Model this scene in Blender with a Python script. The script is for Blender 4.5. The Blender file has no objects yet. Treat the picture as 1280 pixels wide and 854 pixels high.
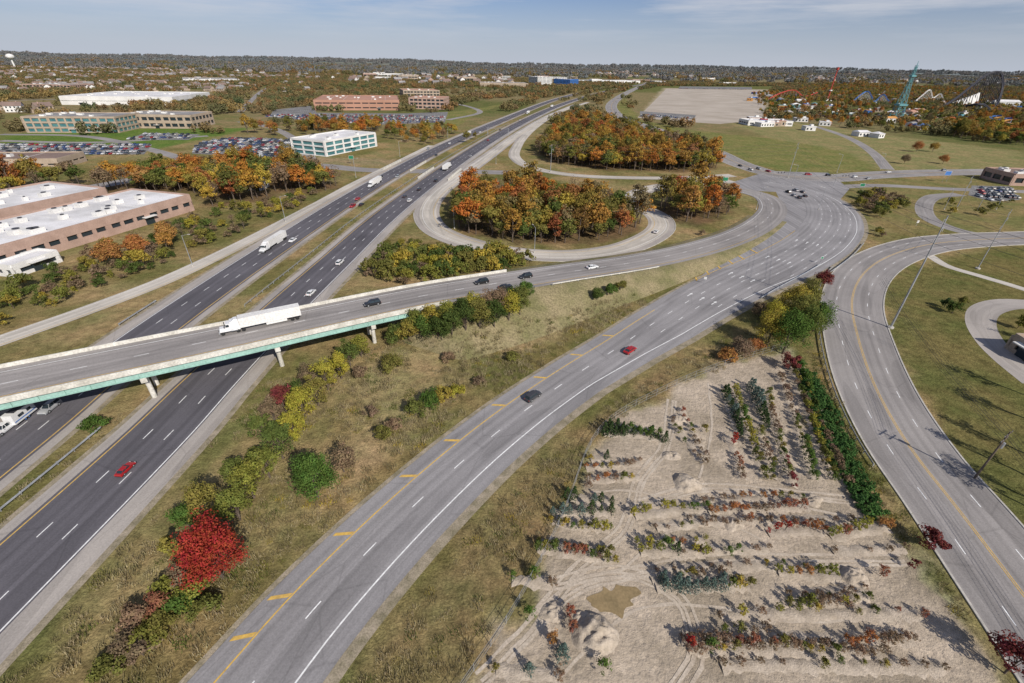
import bpy, math, random
import numpy as np
from mathutils import Matrix, Vector
random.seed(7); rng=np.random.default_rng(7)
sc=bpy.context.scene
# ------------------------------------------------------------------ camera (16 mm wide angle, 56 m up)
CH=56.0
RM=Matrix.Rotation(math.radians(90-31.2),3,'X') @ Matrix.Rotation(math.radians(1.2),3,'Z')
RN=np.array(RM)
cam=bpy.data.cameras.new("camera"); cam.lens=16; cam.sensor_width=36; cam.clip_start=1; cam.clip_end=90000
co=bpy.data.objects.new("camera",cam); sc.collection.objects.link(co)
co.matrix_world=Matrix.Translation((0,0,CH)) @ RM.to_4x4(); sc.camera=co
def G(a,b,h=0.0):
    """survey point read off the aerial photograph -> metres on the ground (at height h)"""
    d=RN@np.array([(a-640)/569.0,-(b-427)/569.0,-1.0])
    t=(h-CH)/d[2]
    return np.array([d[0]*t,d[1]*t,h])
# ------------------------------------------------------------------ helpers
def link(o,parent=None):
    sc.collection.objects.link(o)
    if parent: o.parent=parent
    return o
def vn(x,y,s,seed=0):
    x=np.asarray(x,float)/s+seed*17.3; y=np.asarray(y,float)/s+seed*9.1
    xi=np.floor(x); yi=np.floor(y); xf=x-xi; yf=y-yi
    def h(a,b): return np.modf(np.abs(np.sin(a*127.1+b*311.7+seed*13.7)*43758.5453))[0]
    u=xf*xf*(3-2*xf); v=yf*yf*(3-2*yf)
    return (h(xi,yi)*(1-u)+h(xi+1,yi)*u)*(1-v)+(h(xi,yi+1)*(1-u)+h(xi+1,yi+1)*u)*v
def inside(x,y,P):
    x=np.asarray(x);y=np.asarray(y); r=np.zeros(x.shape,bool); n=len(P); j=n-1
    for i in range(n):
        xi,yi=P[i][0],P[i][1]; xj,yj=P[j][0],P[j][1]
        if yi!=yj:
            c=((yi>y)!=(yj>y))&(x<(xj-xi)*(y-yi)/(yj-yi)+xi); r^=c
        j=i
    return r
def PW(px): return np.array([G(*p) for p in px])
def hill(x,y):
    r=np.hypot(x,y); a=np.clip((r-2600)/9000,0,1)
    return a*(70*vn(x,y,2600,3)+45*vn(x,y,900,5)) + np.clip((r-9000)/9000,0,1)*60*vn(x,y,5000,8)
class MB:
    def __init__(s): s.v=[];s.f=[];s.m=[];s.sm=[]
    def add(s,V,F,mat=0,smooth=False):
        b=len(s.v); s.v+= [tuple(p) for p in V]; s.f+=[tuple(b+i for i in f) for f in F]; s.m+=[mat]*len(F); s.sm+=[smooth]*len(F)
    def box(s,cx,cy,cz,sx,sy,sz,mat=0,tx=1.0,ty=1.0,rz=0,ox=0):
        hx,hy,hz=sx/2,sy/2,sz/2; c,d=math.cos(rz),math.sin(rz)
        V=[]
        for z,ax,ay,o in((-hz,1,1,0),(hz,tx,ty,ox)):
            for x,y in((-hx,-hy),(hx,-hy),(hx,hy),(-hx,hy)):
                X=x*ax+o;Y=y*ay; V.append((cx+X*c-Y*d,cy+X*d+Y*c,cz+z))
        s.add(V,[(3,2,1,0),(4,5,6,7),(0,1,5,4),(1,2,6,5),(2,3,7,6),(3,0,4,7)],mat)
    def cyl(s,p0,p1,r0,r1,n=8,mat=0,cap=True,smooth=True):
        p0=Vector(p0);p1=Vector(p1); d=(p1-p0)
        if d.length<1e-6:return
        q=d.to_track_quat('Z','Y'); V=[]
        for p,r in((p0,r0),(p1,r1)):
            for i in range(n):
                a=2*math.pi*i/n; V.append(p+q@Vector((math.cos(a)*r,math.sin(a)*r,0)))
        s.add(V,[(i,(i+1)%n,n+(i+1)%n,n+i) for i in range(n)],mat,smooth)
        if cap: s.add(V,[tuple(range(n-1,-1,-1)),tuple(range(n,2*n))],mat)
    def tube(s,pts,r,n=5,mat=0):
        for a,b in zip(pts[:-1],pts[1:]): s.cyl(a,b,r,r,n,mat,False)
    def mesh(s,name,mats):
        me=bpy.data.meshes.new(name); me.from_pydata([tuple(map(float,p)) for p in s.v],[],s.f)
        for m in mats: me.materials.append(m)
        me.polygons.foreach_set('material_index',s.m); me.polygons.foreach_set('use_smooth',s.sm); me.update(); return me
    def obj(s,name,mats,loc=(0,0,0),rz=0,parent=None):
        o=bpy.data.objects.new(name,s.mesh(name,mats)); o.location=loc; o.rotation_euler=(0,0,rz); return link(o,parent)
# ------------------------------------------------------------------ materials
def mat(name):
    m=bpy.data.materials.new(name); m.use_nodes=True; nt=m.node_tree; b=nt.nodes["Principled BSDF"]; return m,nt,b
def nd(nt,t,**k):
    n=nt.nodes.new(t)
    for a,v in k.items(): setattr(n,a,v)
    return n
def noise(nt,vec,scale,detail=3,rough=.55):
    n=nd(nt,'ShaderNodeTexNoise'); n.inputs['Scale'].default_value=scale; n.inputs['Detail'].default_value=detail; n.inputs['Roughness'].default_value=rough
    if vec is not None: nt.links.new(vec,n.inputs['Vector'])
    return n.outputs['Fac']
def mapr(nt,f,a,b,c,d):
    n=nd(nt,'ShaderNodeMapRange'); nt.links.new(f,n.inputs[0])
    for i,v in enumerate((a,b,c,d)): n.inputs[1+i].default_value=v
    return n.outputs[0]
def mixc(nt,f,a,b,mode='MIX'):
    n=nd(nt,'ShaderNodeMix',data_type='RGBA',blend_type=mode)
    for i,v in((0,f),(6,a),(7,b)):
        if hasattr(v,'is_output'): nt.links.new(v,n.inputs[i])
        else: n.inputs[i].default_value=v if i==0 else (*v[:3],1)
    return n.outputs[2]
def math_(nt,op,a,b=0.0):
    n=nd(nt,'ShaderNodeMath',operation=op)
    for i,v in((0,a),(1,b)):
        if hasattr(v,'is_output'): nt.links.new(v,n.inputs[i])
        else: n.inputs[i].default_value=v
    return n.outputs[0]
def grey(nt,v):
    g=nd(nt,'ShaderNodeCombineColor')
    for i in range(3): nt.links.new(v,g.inputs[i])
    return g.outputs[0]
def pos(nt): return nd(nt,'ShaderNodeNewGeometry').outputs['Position']
def objc(nt): return nd(nt,'ShaderNodeTexCoord').outputs['Object']
def vscale(nt,v,s):
    mp=nd(nt,'ShaderNodeMapping'); nt.links.new(v,mp.inputs[0]); mp.inputs['Scale'].default_value=s; return mp.outputs[0]
def bump(nt,b,f,st,dist=.1):
    n=nd(nt,'ShaderNodeBump'); n.inputs['Strength'].default_value=st; n.inputs['Distance'].default_value=dist
    nt.links.new(f,n.inputs['Height']); nt.links.new(n.outputs[0],b.inputs['Normal'])
def surf(name,ca,cb,scale=.4,rough=.85,fine=3.0,world=True,metal=0,bmp=.0,spec=.3,var=.15):
    m,nt,b=mat(name); p=pos(nt) if world else objc(nt)
    f=mapr(nt,noise(nt,p,scale,4),.35,.65,0,1); c=mixc(nt,f,ca,cb)
    c=mixc(nt,1.0,c,grey(nt,mapr(nt,noise(nt,p,fine,3),.3,.7,1-var,1+var)),'MULTIPLY'); nt.links.new(c,b.inputs['Base Color'])
    b.inputs['Roughness'].default_value=rough; b.inputs['Metallic'].default_value=metal; b.inputs['Specular IOR Level'].default_value=spec
    if bmp: bump(nt,b,noise(nt,p,fine*2,3),bmp)
    return m
def asphalt(name,base,dark,track=.10,joint=0):
    m,nt,b=mat(name); uv=nd(nt,'ShaderNodeUVMap',uv_map='UVMap').outputs[0]; p=pos(nt)
    streak=noise(nt,vscale(nt,uv,(1.1,.012,1)),1.0,5,.65)
    c=mixc(nt,mapr(nt,streak,.3,.7,0,1),dark,base)
    c=mixc(nt,mapr(nt,noise(nt,p,.05,4),.4,.65,0,.6),c,[x*1.2 for x in base])
    sx=nd(nt,'ShaderNodeSeparateXYZ'); nt.links.new(uv,sx.inputs[0])
    w=math_(nt,'COSINE',math_(nt,'MULTIPLY',sx.outputs[0],2*math.pi/1.83))
    v=mapr(nt,w,-1,1,1-track,1+track*.6)
    w2=math_(nt,'COSINE',math_(nt,'MULTIPLY',math_(nt,'SUBTRACT',sx.outputs[0],1.83),2*math.pi/3.66)); v=math_(nt,'MULTIPLY',v,mapr(nt,w2,.6,1,1,1-track*.9))
    v=math_(nt,'MULTIPLY',v,mapr(nt,noise(nt,p,5,3),.3,.7,.87,1.13))
    st=noise(nt,vscale(nt,uv,(.28,.03,1)),1,0); v=math_(nt,'MULTIPLY',v,mapr(nt,st,.60,.62,1,.86))
    if joint:
        fr=math_(nt,'FRACT',math_(nt,'DIVIDE',sx.outputs[1],joint)); v=math_(nt,'MULTIPLY',v,mapr(nt,fr,0,.03,.72,1))
    vo=nd(nt,'ShaderNodeTexVoronoi',feature='DISTANCE_TO_EDGE'); nt.links.new(vscale(nt,uv,(1,.35,1)),vo.inputs['Vector']); vo.inputs['Scale'].default_value=.14
    v=math_(nt,'MULTIPLY',v,mapr(nt,vo.outputs['Distance'],0,.012,.84,1))
    c=mixc(nt,1.0,c,grey(nt,v),'MULTIPLY'); nt.links.new(c,b.inputs['Base Color']); b.inputs['Roughness'].default_value=.85; b.inputs['Specular IOR Level'].default_value=.25
    return m
def leafm(name,cols,transl=.25,clump=.6):
    m,nt,b=mat(name); nt.nodes.remove(b); out=nt.nodes['Material Output']
    oi=nd(nt,'ShaderNodeObjectInfo'); tc=objc(nt)
    r=nd(nt,'ShaderNodeValToRGB'); cr=r.color_ramp; n=len(cols)
    big=mapr(nt,noise(nt,vscale(nt,oi.outputs['Location'],(1/45.,1/45.,0)),1,1),.25,.75,0,1)
    fac=math_(nt,'ADD',math_(nt,'MULTIPLY',oi.outputs['Random'],.72),math_(nt,'MULTIPLY',big,.28)); nt.links.new(fac,r.inputs[0])
    while len(cr.elements)<n: cr.elements.new(.5)
    for i,c in enumerate(cols): cr.elements[i].position=i/(max(1,n-1)); cr.elements[i].color=(*c,1)
    v=mapr(nt,noise(nt,tc,clump,2),.3,.7,.62,1.35)
    v=math_(nt,'MULTIPLY',v,mapr(nt,noise(nt,tc,6,1),.3,.7,.72,1.28))
    hs=nd(nt,'ShaderNodeHueSaturation'); nt.links.new(r.outputs[0],hs.inputs['Color']); nt.links.new(v,hs.inputs['Value'])
    nt.links.new(mapr(nt,noise(nt,tc,1.3,1),.3,.7,.482,.518),hs.inputs['Hue'])
    d=nd(nt,'ShaderNodeBsdfDiffuse'); t=nd(nt,'ShaderNodeBsdfTranslucent'); nt.links.new(hs.outputs[0],d.inputs[0]); nt.links.new(hs.outputs[0],t.inputs[0])
    mx=nd(nt,'ShaderNodeMixShader'); mx.inputs[0].default_value=transl; nt.links.new(d.outputs[0],mx.inputs[1]); nt.links.new(t.outputs[0],mx.inputs[2]); nt.links.new(mx.outputs[0],out.inputs[0])
    return m
M_hwy=asphalt("asphalt_highway",(.125,.118,.130),(.082,.078,.087),.12)
M_ramp=asphalt("asphalt_aged",(.29,.277,.275),(.205,.196,.195),.11)
M_art=asphalt("asphalt_arterial",(.30,.278,.262),(.21,.195,.185),.13)
M_conc=asphalt("concrete_road",(.52,.48,.42),(.40,.365,.315),.08,joint=5)
M_shoul=asphalt("shoulder_pavement",(.38,.345,.31),(.27,.245,.225),.02)
M_white=surf("white_paint",(.82,.82,.80),(.64,.64,.62),1.2,.6)
M_yel=surf("yellow_paint",(.66,.42,.09),(.5,.33,.10),1.2,.6)
M_con=surf("concrete",(.50,.47,.42),(.38,.36,.32),.5,.8,bmp=.1)
M_conw=surf("pale_concrete",(.62,.60,.54),(.46,.44,.38),.4,.8,var=.22)
M_mint=surf("mint_paint",(.32,.50,.44),(.25,.40,.35),.3,.5)
M_steel=surf("galvanised_steel",(.45,.46,.47),(.33,.34,.35),.5,.45,metal=.4)
M_wood=surf("weathered_wood",(.17,.13,.10),(.10,.08,.06),.8,.9,world=False)
M_bark=surf("bark",(.14,.11,.085),(.08,.06,.045),1.5,.95,world=False)
M_rub=surf("rubber",(.02,.02,.02),(.03,.03,.03),1,.8,world=False)
M_glass,_nt,_b=mat("dark_glass"); _b.inputs['Roughness'].default_value=.12
nz=noise(_nt,pos(_nt),.15,2); _nt.links.new(mixc(_nt,nz,(.012,.018,.024),(.035,.05,.06)),_b.inputs['Base Color'])
M_tglass=surf("green_glass",(.10,.24,.24),(.05,.14,.16),.12,.15)
M_brick=surf("brick",(.43,.30,.24),(.35,.24,.19),.3,.9,fine=4)
M_tan=surf("tan_stone",(.42,.34,.26),(.34,.27,.2),.2,.9)
M_wht=surf("white_cladding",(.72,.71,.68),(.6,.59,.56),.1,.7)
M_roofw=surf("white_roof",(.74,.73,.73),(.52,.51,.50),.08,.8)
M_roofg=surf("grey_roof",(.30,.29,.28),(.20,.19,.185),.06,.9)
M_roofb=surf("brown_roof",(.24,.17,.14),(.18,.13,.11),.08,.9)
M_roofo=surf("tan_red_roof",(.45,.25,.18),(.36,.20,.14),.03,.9)
def flatm(n,c,r=.6): return surf(n,c,[x*.8 for x in c],.3,r)
M_red=flatm("red_paint",(.48,.07,.05)); M_blue=flatm("blue_paint",(.06,.18,.48)); M_teal=flatm("teal_paint",(.14,.34,.36)); M_dk=flatm("dark_steel",(.05,.05,.06)); M_org=flatm("orange_paint",(.55,.27,.08)); M_signg=flatm("sign_green",(.02,.2,.1))
def paint(name,c,r=.3):
    m,nt,b=mat(name); nt.links.new(mixc(nt,noise(nt,objc(nt),2,2),c,[x*.85 for x in c]),b.inputs['Base Color']); b.inputs['Roughness'].default_value=r; b.inputs['Coat Weight'].default_value=.25; return m
P_red=paint("car_paint_red",(.36,.012,.014)); P_blk=paint("car_paint_black",(.018,.018,.02)); P_wht=paint("car_paint_white",(.75,.75,.74)); P_sil=paint("car_paint_silver",(.38,.39,.4)); P_gry=paint("car_paint_grey",(.05,.05,.055))
P_mix,_nt,_b=mat("car_paint_mixed"); oi=nd(_nt,'ShaderNodeObjectInfo'); rp=nd(_nt,'ShaderNodeValToRGB'); rp.color_ramp.interpolation='CONSTANT'
cl=[(.7,.7,.7),(.35,.36,.37),(.02,.02,.025),(.10,.105,.11),(.35,.02,.02),(.03,.07,.2),(.5,.48,.42),(.05,.05,.055)]
while len(rp.color_ramp.elements)<8: rp.color_ramp.elements.new(.5)
for i,c in enumerate(cl): rp.color_ramp.elements[i].position=i/8; rp.color_ramp.elements[i].color=(*c,1)
_nt.links.new(oi.outputs['Random'],rp.inputs[0]); _nt.links.new(rp.outputs[0],_b.inputs['Base Color']); _b.inputs['Roughness'].default_value=.3
# leaves
gD=(.065,.095,.026);gM=(.11,.145,.038);gO=(.20,.18,.05);yl=(.44,.33,.06);yo=(.46,.24,.055);og=(.45,.16,.04);ru=(.32,.11,.05);br=(.25,.175,.11)
L_aut=leafm("autumn_leaves",[gM,gD,gO,br,gM,yo,gO,og,gM,ru,yl,gO,yo,br,og])
L_hot=leafm("orange_autumn_leaves",[gO,og,yo,ru,yl,og,gM,yo,br,ru])
L_grn=leafm("late_green_leaves",[gM,gD,gM,gO,gM,gO,yl,gM,gO])
L_yel=leafm("yellow_green_leaves",[(.25,.25,.045),(.37,.32,.05),(.17,.19,.045),(.31,.27,.05)])
L_green=leafm("green_leaves",[(.08,.14,.03),(.11,.165,.04)])
L_red=leafm("red_leaves",[(.40,.05,.04),(.34,.055,.035)],.3)
L_rr=leafm("russet_leaves",[(.30,.08,.055),(.34,.15,.08),(.25,.11,.07)],.3)
L_dred=leafm("dark_red_leaves",[(.19,.05,.045),(.16,.045,.04)])
L_brn=leafm("brown_leaves",[(.25,.17,.12),(.20,.15,.09),(.29,.19,.12)])
L_org=leafm("orange_leaves",[(.42,.19,.06),(.36,.15,.06),(.42,.27,.08)])
L_blue=leafm("blue_spruce_needles",[(.13,.18,.155),(.10,.15,.125)])
L_con=leafm("dark_conifer_needles",[(.045,.08,.03),(.065,.10,.035)])
L_far=leafm("distant_leaves",[(.10,.125,.055),(.085,.105,.05),(.19,.17,.07),(.20,.14,.075),(.11,.12,.055),(.28,.16,.07),(.14,.13,.065),(.30,.21,.08),(.11,.12,.06)],.1,.15)
L_hz=leafm("haze_tinted_leaves",[(.15,.17,.175),(.17,.18,.175),(.20,.185,.17),(.16,.17,.175)],.0,.1)  # pale blue-grey leaf colours with aerial haze painted in, for the farthest trees
L_weed=leafm("dry_weeds",[(.36,.29,.17),(.42,.35,.21),(.27,.22,.12),(.20,.18,.085)],.3)
L_vine=leafm("vine_leaves",[(.05,.11,.035),(.075,.15,.04)],.2)
# ------------------------------------------------------------------ lines / roads
class Line:
    def __init__(s,pts,step=2.5,ext0=0,ext1=0):
        C=np.array([G(*p) for p in pts]); s.k0=0
        if ext0: d=C[0]-C[1]; d/=np.linalg.norm(d[:2]); d[2]=0; C=np.vstack([C[0]+d*ext0,C]); s.k0=1
        if ext1: d=C[-1]-C[-2]; d/=np.linalg.norm(d[:2]); d[2]=0; C=np.vstack([C,C[-1]+d*ext1])
        n=len(C); E=np.vstack([2*C[0]-C[1],C,2*C[-1]-C[-2]]); P=[];U=[]
        for i in range(n-1):
            p0,p1,p2,p3=E[i],E[i+1],E[i+2],E[i+3]
            t0=0;t1=t0+np.linalg.norm(p1-p0)**.5;t2=t1+np.linalg.norm(p2-p1)**.5;t3=t2+np.linalg.norm(p3-p2)**.5
            for q in np.linspace(0,1,40,endpoint=(i==n-2)):
                t=t1+(t2-t1)*q
                A1=(t1-t)/(t1-t0)*p0+(t-t0)/(t1-t0)*p1;A2=(t2-t)/(t2-t1)*p1+(t-t1)/(t2-t1)*p2;A3=(t3-t)/(t3-t2)*p2+(t-t2)/(t3-t2)*p3
                B1=(t2-t)/(t2-t0)*A1+(t-t0)/(t2-t0)*A2;B2=(t3-t)/(t3-t1)*A2+(t-t1)/(t3-t1)*A3
                P.append((t2-t)/(t2-t1)*B1+(t-t1)/(t2-t1)*B2);U.append(i+q)
        P=np.array(P);U=np.array(U); S=np.r_[0,np.cumsum(np.linalg.norm(np.diff(P[:,:2],axis=0),axis=1))]
        m=int(S[-1]/step)+1; ss=np.linspace(0,S[-1],m); s.S=ss; s.P=np.stack([np.interp(ss,S,P[:,k]) for k in range(3)],1); s.U=np.interp(ss,S,U)-s.k0
        T=np.gradient(s.P[:,:2],axis=0); 
        for _ in range(3): T[1:-1]=(T[:-2]+T[1:-1]+T[2:])/3
        T/=np.linalg.norm(T,axis=1)[:,None]; s.T=T; s.N=np.stack([T[:,1],-T[:,0]],1)
    def at(s,ss,o=0.0,dz=0.0):
        ss=np.asarray(ss,float); P=np.stack([np.interp(ss,s.S,s.P[:,k]) for k in range(3)],-1); N=np.stack([np.interp(ss,s.S,s.N[:,k]) for k in range(2)],-1)
        P[...,:2]+=N*np.asarray(o)[...,None] if np.ndim(o) else N*o
        P[...,2]+=dz; return P
    def near(s,x,y): 
        i=np.argmin((s.P[:,0]-x)**2+(s.P[:,1]-y)**2); return s.S[i],s.T[i]
    def sp(s,a,b,h=0): g=G(a,b,h); return s.near(g[0],g[1])[0]
ROADS=[]
def prof(line,o,S):
    if np.ndim(o)==0: return np.full(len(S),float(o))
    u=np.interp(S,line.S,line.U); return np.interp(u,np.arange(len(o)),o)
def strip(name,line,o1,o2,mt,z,reg=True,parent=None):
    S=line.S; a=prof(line,o1,S);b=prof(line,o2,S)
    L=line.at(S,a,z);R=line.at(S,b,z); n=len(S)
    me=bpy.data.meshes.new(name); me.from_pydata(np.vstack([L,R]).tolist(),[],[(i,n+i,n+i+1,i+1) for i in range(n-1)])
    uv=me.uv_layers.new(name='UVMap'); dat=np.zeros((n-1,4,2)); 
    dat[:,0]=np.stack([a[:-1],S[:-1]],1);dat[:,1]=np.stack([b[:-1],S[:-1]],1);dat[:,2]=np.stack([b[1:],S[1:]],1);dat[:,3]=np.stack([a[1:],S[1:]],1)
    uv.data.foreach_set('uv',dat.ravel()); me.materials.append(mt); o=link(bpy.data.objects.new(name,me),parent)
    if reg: ROADS.append((((L+R)/2)[:,:2],np.abs(b-a)/2))
    return o
def solid(mb,line,o,w,z,mi,s0=None,s1=None):
    s0=0 if s0 is None else s0; s1=line.S[-1] if s1 is None else s1
    S=np.linspace(s0,s1,max(2,int((s1-s0)/2.5))); oo=prof(line,o,S); L=line.at(S,oo-w/2,z);R=line.at(S,oo+w/2,z); n=len(S)
    mb.add(np.vstack([L,R]),[(i,n+i,n+i+1,i+1) for i in range(n-1)],mi)
def dashes(mb,line,o,w,z,mi,s0=None,s1=None,dl=2.4,gap=7.1):
    s=0 if s0 is None else s0; s1=line.S[-1] if s1 is None else s1
    while s<s1-dl:
        S=np.array([s,s+dl/2,s+dl]); oo=prof(line,o,S); L=line.at(S,oo-w/2,z);R=line.at(S,oo+w/2,z); mb.add(np.vstack([L,R]),[(i,3+i,4+i,i+1) for i in range(2)],mi); s+=dl+gap
def sweep(mb,line,sec,mi,s0,s1,step=2.5,closed=True):
    S=np.linspace(s0,s1,max(2,int((s1-s0)/step)+1)); k=len(sec); V=[]
    R=[line.at(S,o,dz) for o,dz in sec]; n=len(S)
    for i in range(n):
        for j in range(k): V.append(R[j][i])
    F=[(i*k+j,i*k+(j+1)%k,(i+1)*k+(j+1)%k,(i+1)*k+j) for i in range(n-1) for j in range(k if closed else k-1)]
    if closed: F+=[tuple(range(k)),tuple((n-1)*k+j for j in range(k-1,-1,-1))]
    mb.add(V,F,mi)
def guardrail(line,o,s0,s1,name="guardrail",cable=False,m=None):
    mb=MB()
    if cable:
        for z in(.5,.65,.8): sweep(mb,line,[(o-.03,z),(o+.03,z),(o+.03,z+.04),(o-.03,z+.04)],0,s0,s1)
    else: sweep(mb,line,[(o-.04,.4),(o+.04,.4),(o+.09,.48),(o+.04,.55),(o+.09,.62),(o+.04,.7),(o-.04,.7)],0,s0,s1)
    for s in np.arange(s0,s1,3.0):
        p=line.at(s,o+(-.12 if not cable else 0)); mb.box(p[0],p[1],p[2]+.35,.12,.12,.7,1)
    return mb.obj(name,[m or M_steel,M_steel])
def kerb(line,o,s0,s1):
    mb=MB(); sweep(mb,line,[(o-.15,-.05),(o-.15,.15),(o+.15,.15),(o+.15,-.05)],0,s0,s1); mb.obj("kerb",[M_con])
nc=Line([(0,682),(85,608),(165,537),(225,480),(330,385),(400,325),(460,274),(520,230),(575,193),(640,156),(700,130),(760,113),(815,103)],ext0=160,ext1=900)
strip("highway",nc,-.6,11.3,M_hwy,.06); strip("shoulder",nc,-2.4,-.6,M_shoul,.05); strip("shoulder",nc,11.3,14.4,M_shoul,.05)
M_gv=surf("gravel_verge",(.34,.285,.21),(.19,.165,.105),.6,.95,fine=5,var=.3)
for ln_,a_,b_ in ((nc,14.3,15.5),(nc,-3.4,-2.3)): strip("gravel_verge",ln_,a_,b_,M_gv,.022,reg=False)
mk=MB(); solid(mk,nc,0,.2,.075,1); solid(mk,nc,10.98,.2,.075,0)
for o in(3.66,7.32): dashes(mk,nc,o,.16,.075,0)
fc=Line([(0,598),(75,537),(150,472),(225,411),(300,355),(380,298),(450,250),(510,213),(570,180),(640,148),(700,124),(760,109),(812,100)],ext0=160,ext1=900)
strip("highway",fc,-11.3,.6,M_hwy,.06); strip("shoulder",fc,.6,2.4,M_shoul,.05); strip("shoulder",fc,-14.4,-11.3,M_shoul,.05)
for a_,b_ in ((2.3,3.4),(-15.4,-14.3)): strip("gravel_verge",fc,a_,b_,M_gv,.022,reg=False)
solid(mk,fc,0,.2,.075,1); solid(mk,fc,-10.98,.2,.075,0)
for o in(-3.66,-7.32): dashes(mk,fc,o,.16,.075,0)
mk.obj("highway_lane_markings",[M_white,M_yel])
guardrail(nc,-5.2,0,nc.sp(215,460)-20,"median_guardrail"); guardrail(nc,-5.2,nc.sp(330,385),nc.sp(640,155),"cable_barrier",True)
guardrail(fc,-15.2,fc.sp(195,410),fc.sp(240,380))
er=Line([(0,426),(100,391),(200,353),(270,321),(330,291),(400,254),(440,232),(480,212),(540,182)],ext0=120)
strip("ramp",er,-3.2,3.2,M_conc,.04); mk=MB(); solid(mk,er,-2.4,.15,.055,0); solid(mk,er,2.4,.15,.055,1); mk.obj("ramp_lane_markings",[M_white,M_yel])
cr=Line([(268,854),(360,750),(450,660),(521,596),(580,547),(640,502),(700,462),(760,425),(800,399),(850,369),(900,343),(950,321),(990,299),(1011,280),(1016,262),(1006,247),(985,237),(950,229)],ext0=90)
offR=[10.3,10.3,10.3,10.3,10.3,10.4,10.6,12,14,15.5,17,19,20,20,19,17,14,10]
strip("ramp_road",cr,-2.6,offR,M_ramp,.075)
strip("gravel_verge",cr,[o-.1 for o in offR],[o+1.5 for o in offR],M_gv,.022,reg=False)
strip("gravel_verge",cr,-3.4,-2.5,M_gv,.024,reg=False)
mk=MB(); s_end=cr.sp(820,388); solid(mk,cr,0,.2,.09,1,0,s_end); 
solid(mk,cr,[max(7.32,o-2.6) for o in offR],.2,.09,0); dashes(mk,cr,3.66,.16,.09,0,4,None)
sa=cr.sp(790,405); dashes(mk,cr,7.32,.16,.09,0,sa,None); dashes(mk,cr,[7]*8+[11]*10,.16,.09,0,cr.sp(850,369),None); dashes(mk,cr,14.6,.16,.09,0,cr.sp(930,328),cr.sp(1010,250))
for (a,b) in [(310,802),(361,748),(447,661),(521,596),(580,547),(636,505),(683,473),(727,445),(764,421)]:
    s=cr.sp(a,b); p=cr.at(s,-.15,.092); q=cr.at(s-1.5,-2.15,.092); t=cr.T[np.argmin(abs(cr.S-s))]; w=np.array([t[0],t[1],0])*.3
    mk.add([p-w,p+w,q+w,q-w],[(0,1,2,3)],1)
def arrow(mb,line,s,o,z,mi=0):
    p=lambda ds,do:tuple(line.at(s+ds,o+do,z))
    mb.add([p(0,-.12),p(0,.12),p(2.0,.12),p(2.0,-.12)],[(0,1,2,3)],mi); mb.add([p(2.0,-.45),p(2.0,.45),p(3.2,0)],[(0,1,2)],mi)
for (a,b) in[(850,369),(905,341),(950,321),(985,300)]:
    for o in(1.8,5.5,9.1): arrow(mk,cr,cr.sp(a,b),o,.092)
mk.obj("ramp_road_markings",[M_white,M_yel])
# flyover
HB=7.0
fl=Line([(0,481,HB),(140,452,HB),(285,422,HB),(400,397,HB),(530,370,HB),(600,358,6.7),(700,342,5.2),(800,327,3.2),(870,312,1.7),(925,294,.5),(958,274,0),(966,259,0),(955,246,0),(925,237,0)],ext0=190)
sb0=0; sb1=fl.sp(532,370,HB)
strip("flyover_road",fl,-6.2,6.2,M_art,.10)
mk=MB(); s2=fl.sp(930,292,.5)
solid(mk,fl,-4.6,.16,.115,0); solid(mk,fl,4.6,.16,.115,1,0,s2); dashes(mk,fl,0,.15,.115,0); mk.obj("flyover_lane_markings",[M_white,M_yel])
bp=bpy.data.objects.new("highway_overpass",None); link(bp)
mb=MB(); sweep(mb,fl,[(-6.5,.08),(6.5,.08),(6.5,-.25),(-6.5,-.25)],0,sb0,sb1); mb.obj("deck",[M_con],parent=bp)
for sd in(-1,1):
    mb=MB(); sweep(mb,fl,[(sd*6.2,.12),(sd*6.28,.85),(sd*6.5,.85),(sd*6.52,-.25),(sd*6.45,-.3),(sd*6.3,.0)],0,sb0,sb1+(26 if sd<0 else 3)); mb.obj("parapet",[M_conw],parent=bp)
for i,o in enumerate((-5.9,-3,0,3,5.9)):
    mb=MB(); sweep(mb,fl,[(o-.05,-.26),(o+.05,-.26),(o+.05,-1.45),(o-.05,-1.45)],0,sb0,sb1); sweep(mb,fl,[(o-.28,-1.46),(o+.28,-1.46),(o+.28,-1.56),(o-.28,-1.56)],0,sb0,sb1)
    if abs(o)>5:
        for s in np.arange(sb0,sb1,3.5):
            p=fl.at(s,o+(.12 if o>0 else -.12),-.9); t=fl.T[min(len(fl.T)-1,np.searchsorted(fl.S,s))]; mb.box(p[0],p[1],p[2],.04,.2,1.05,0,rz=math.atan2(t[1],t[0]))
    mb.obj("girder",[M_mint],parent=bp)
def pier(s):
    mb=MB(); c=fl.at(s,0); t=fl.T[np.searchsorted(fl.S,s)]; a=math.atan2(t[1],t[0])
    zc=HB-1.57; mb.box(c[0],c[1],zc-.5,1.0,12.4,1.0,0,rz=a)
    for o in(-4.6,0,4.6):
        p=fl.at(s,o); mb.cyl((p[0],p[1],-.2),(p[0],p[1],zc-.98),.45,.45,12,0)
    mb.obj("pier",[M_conw],parent=bp)
for a,b in((190,462),(352,428),(462,404)):
    g=G(a,b,4.8); pier(fl.near(g[0],g[1])[0])
pier(30); pier(80)
mb=MB(); sweep(mb,fl,[(-6.6,-.3),(6.6,-.3),(6.9,-8),(-6.9,-8)],0,sb1-1.2,sb1+1.5); mb.obj("abutment",[M_con],parent=bp)
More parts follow.
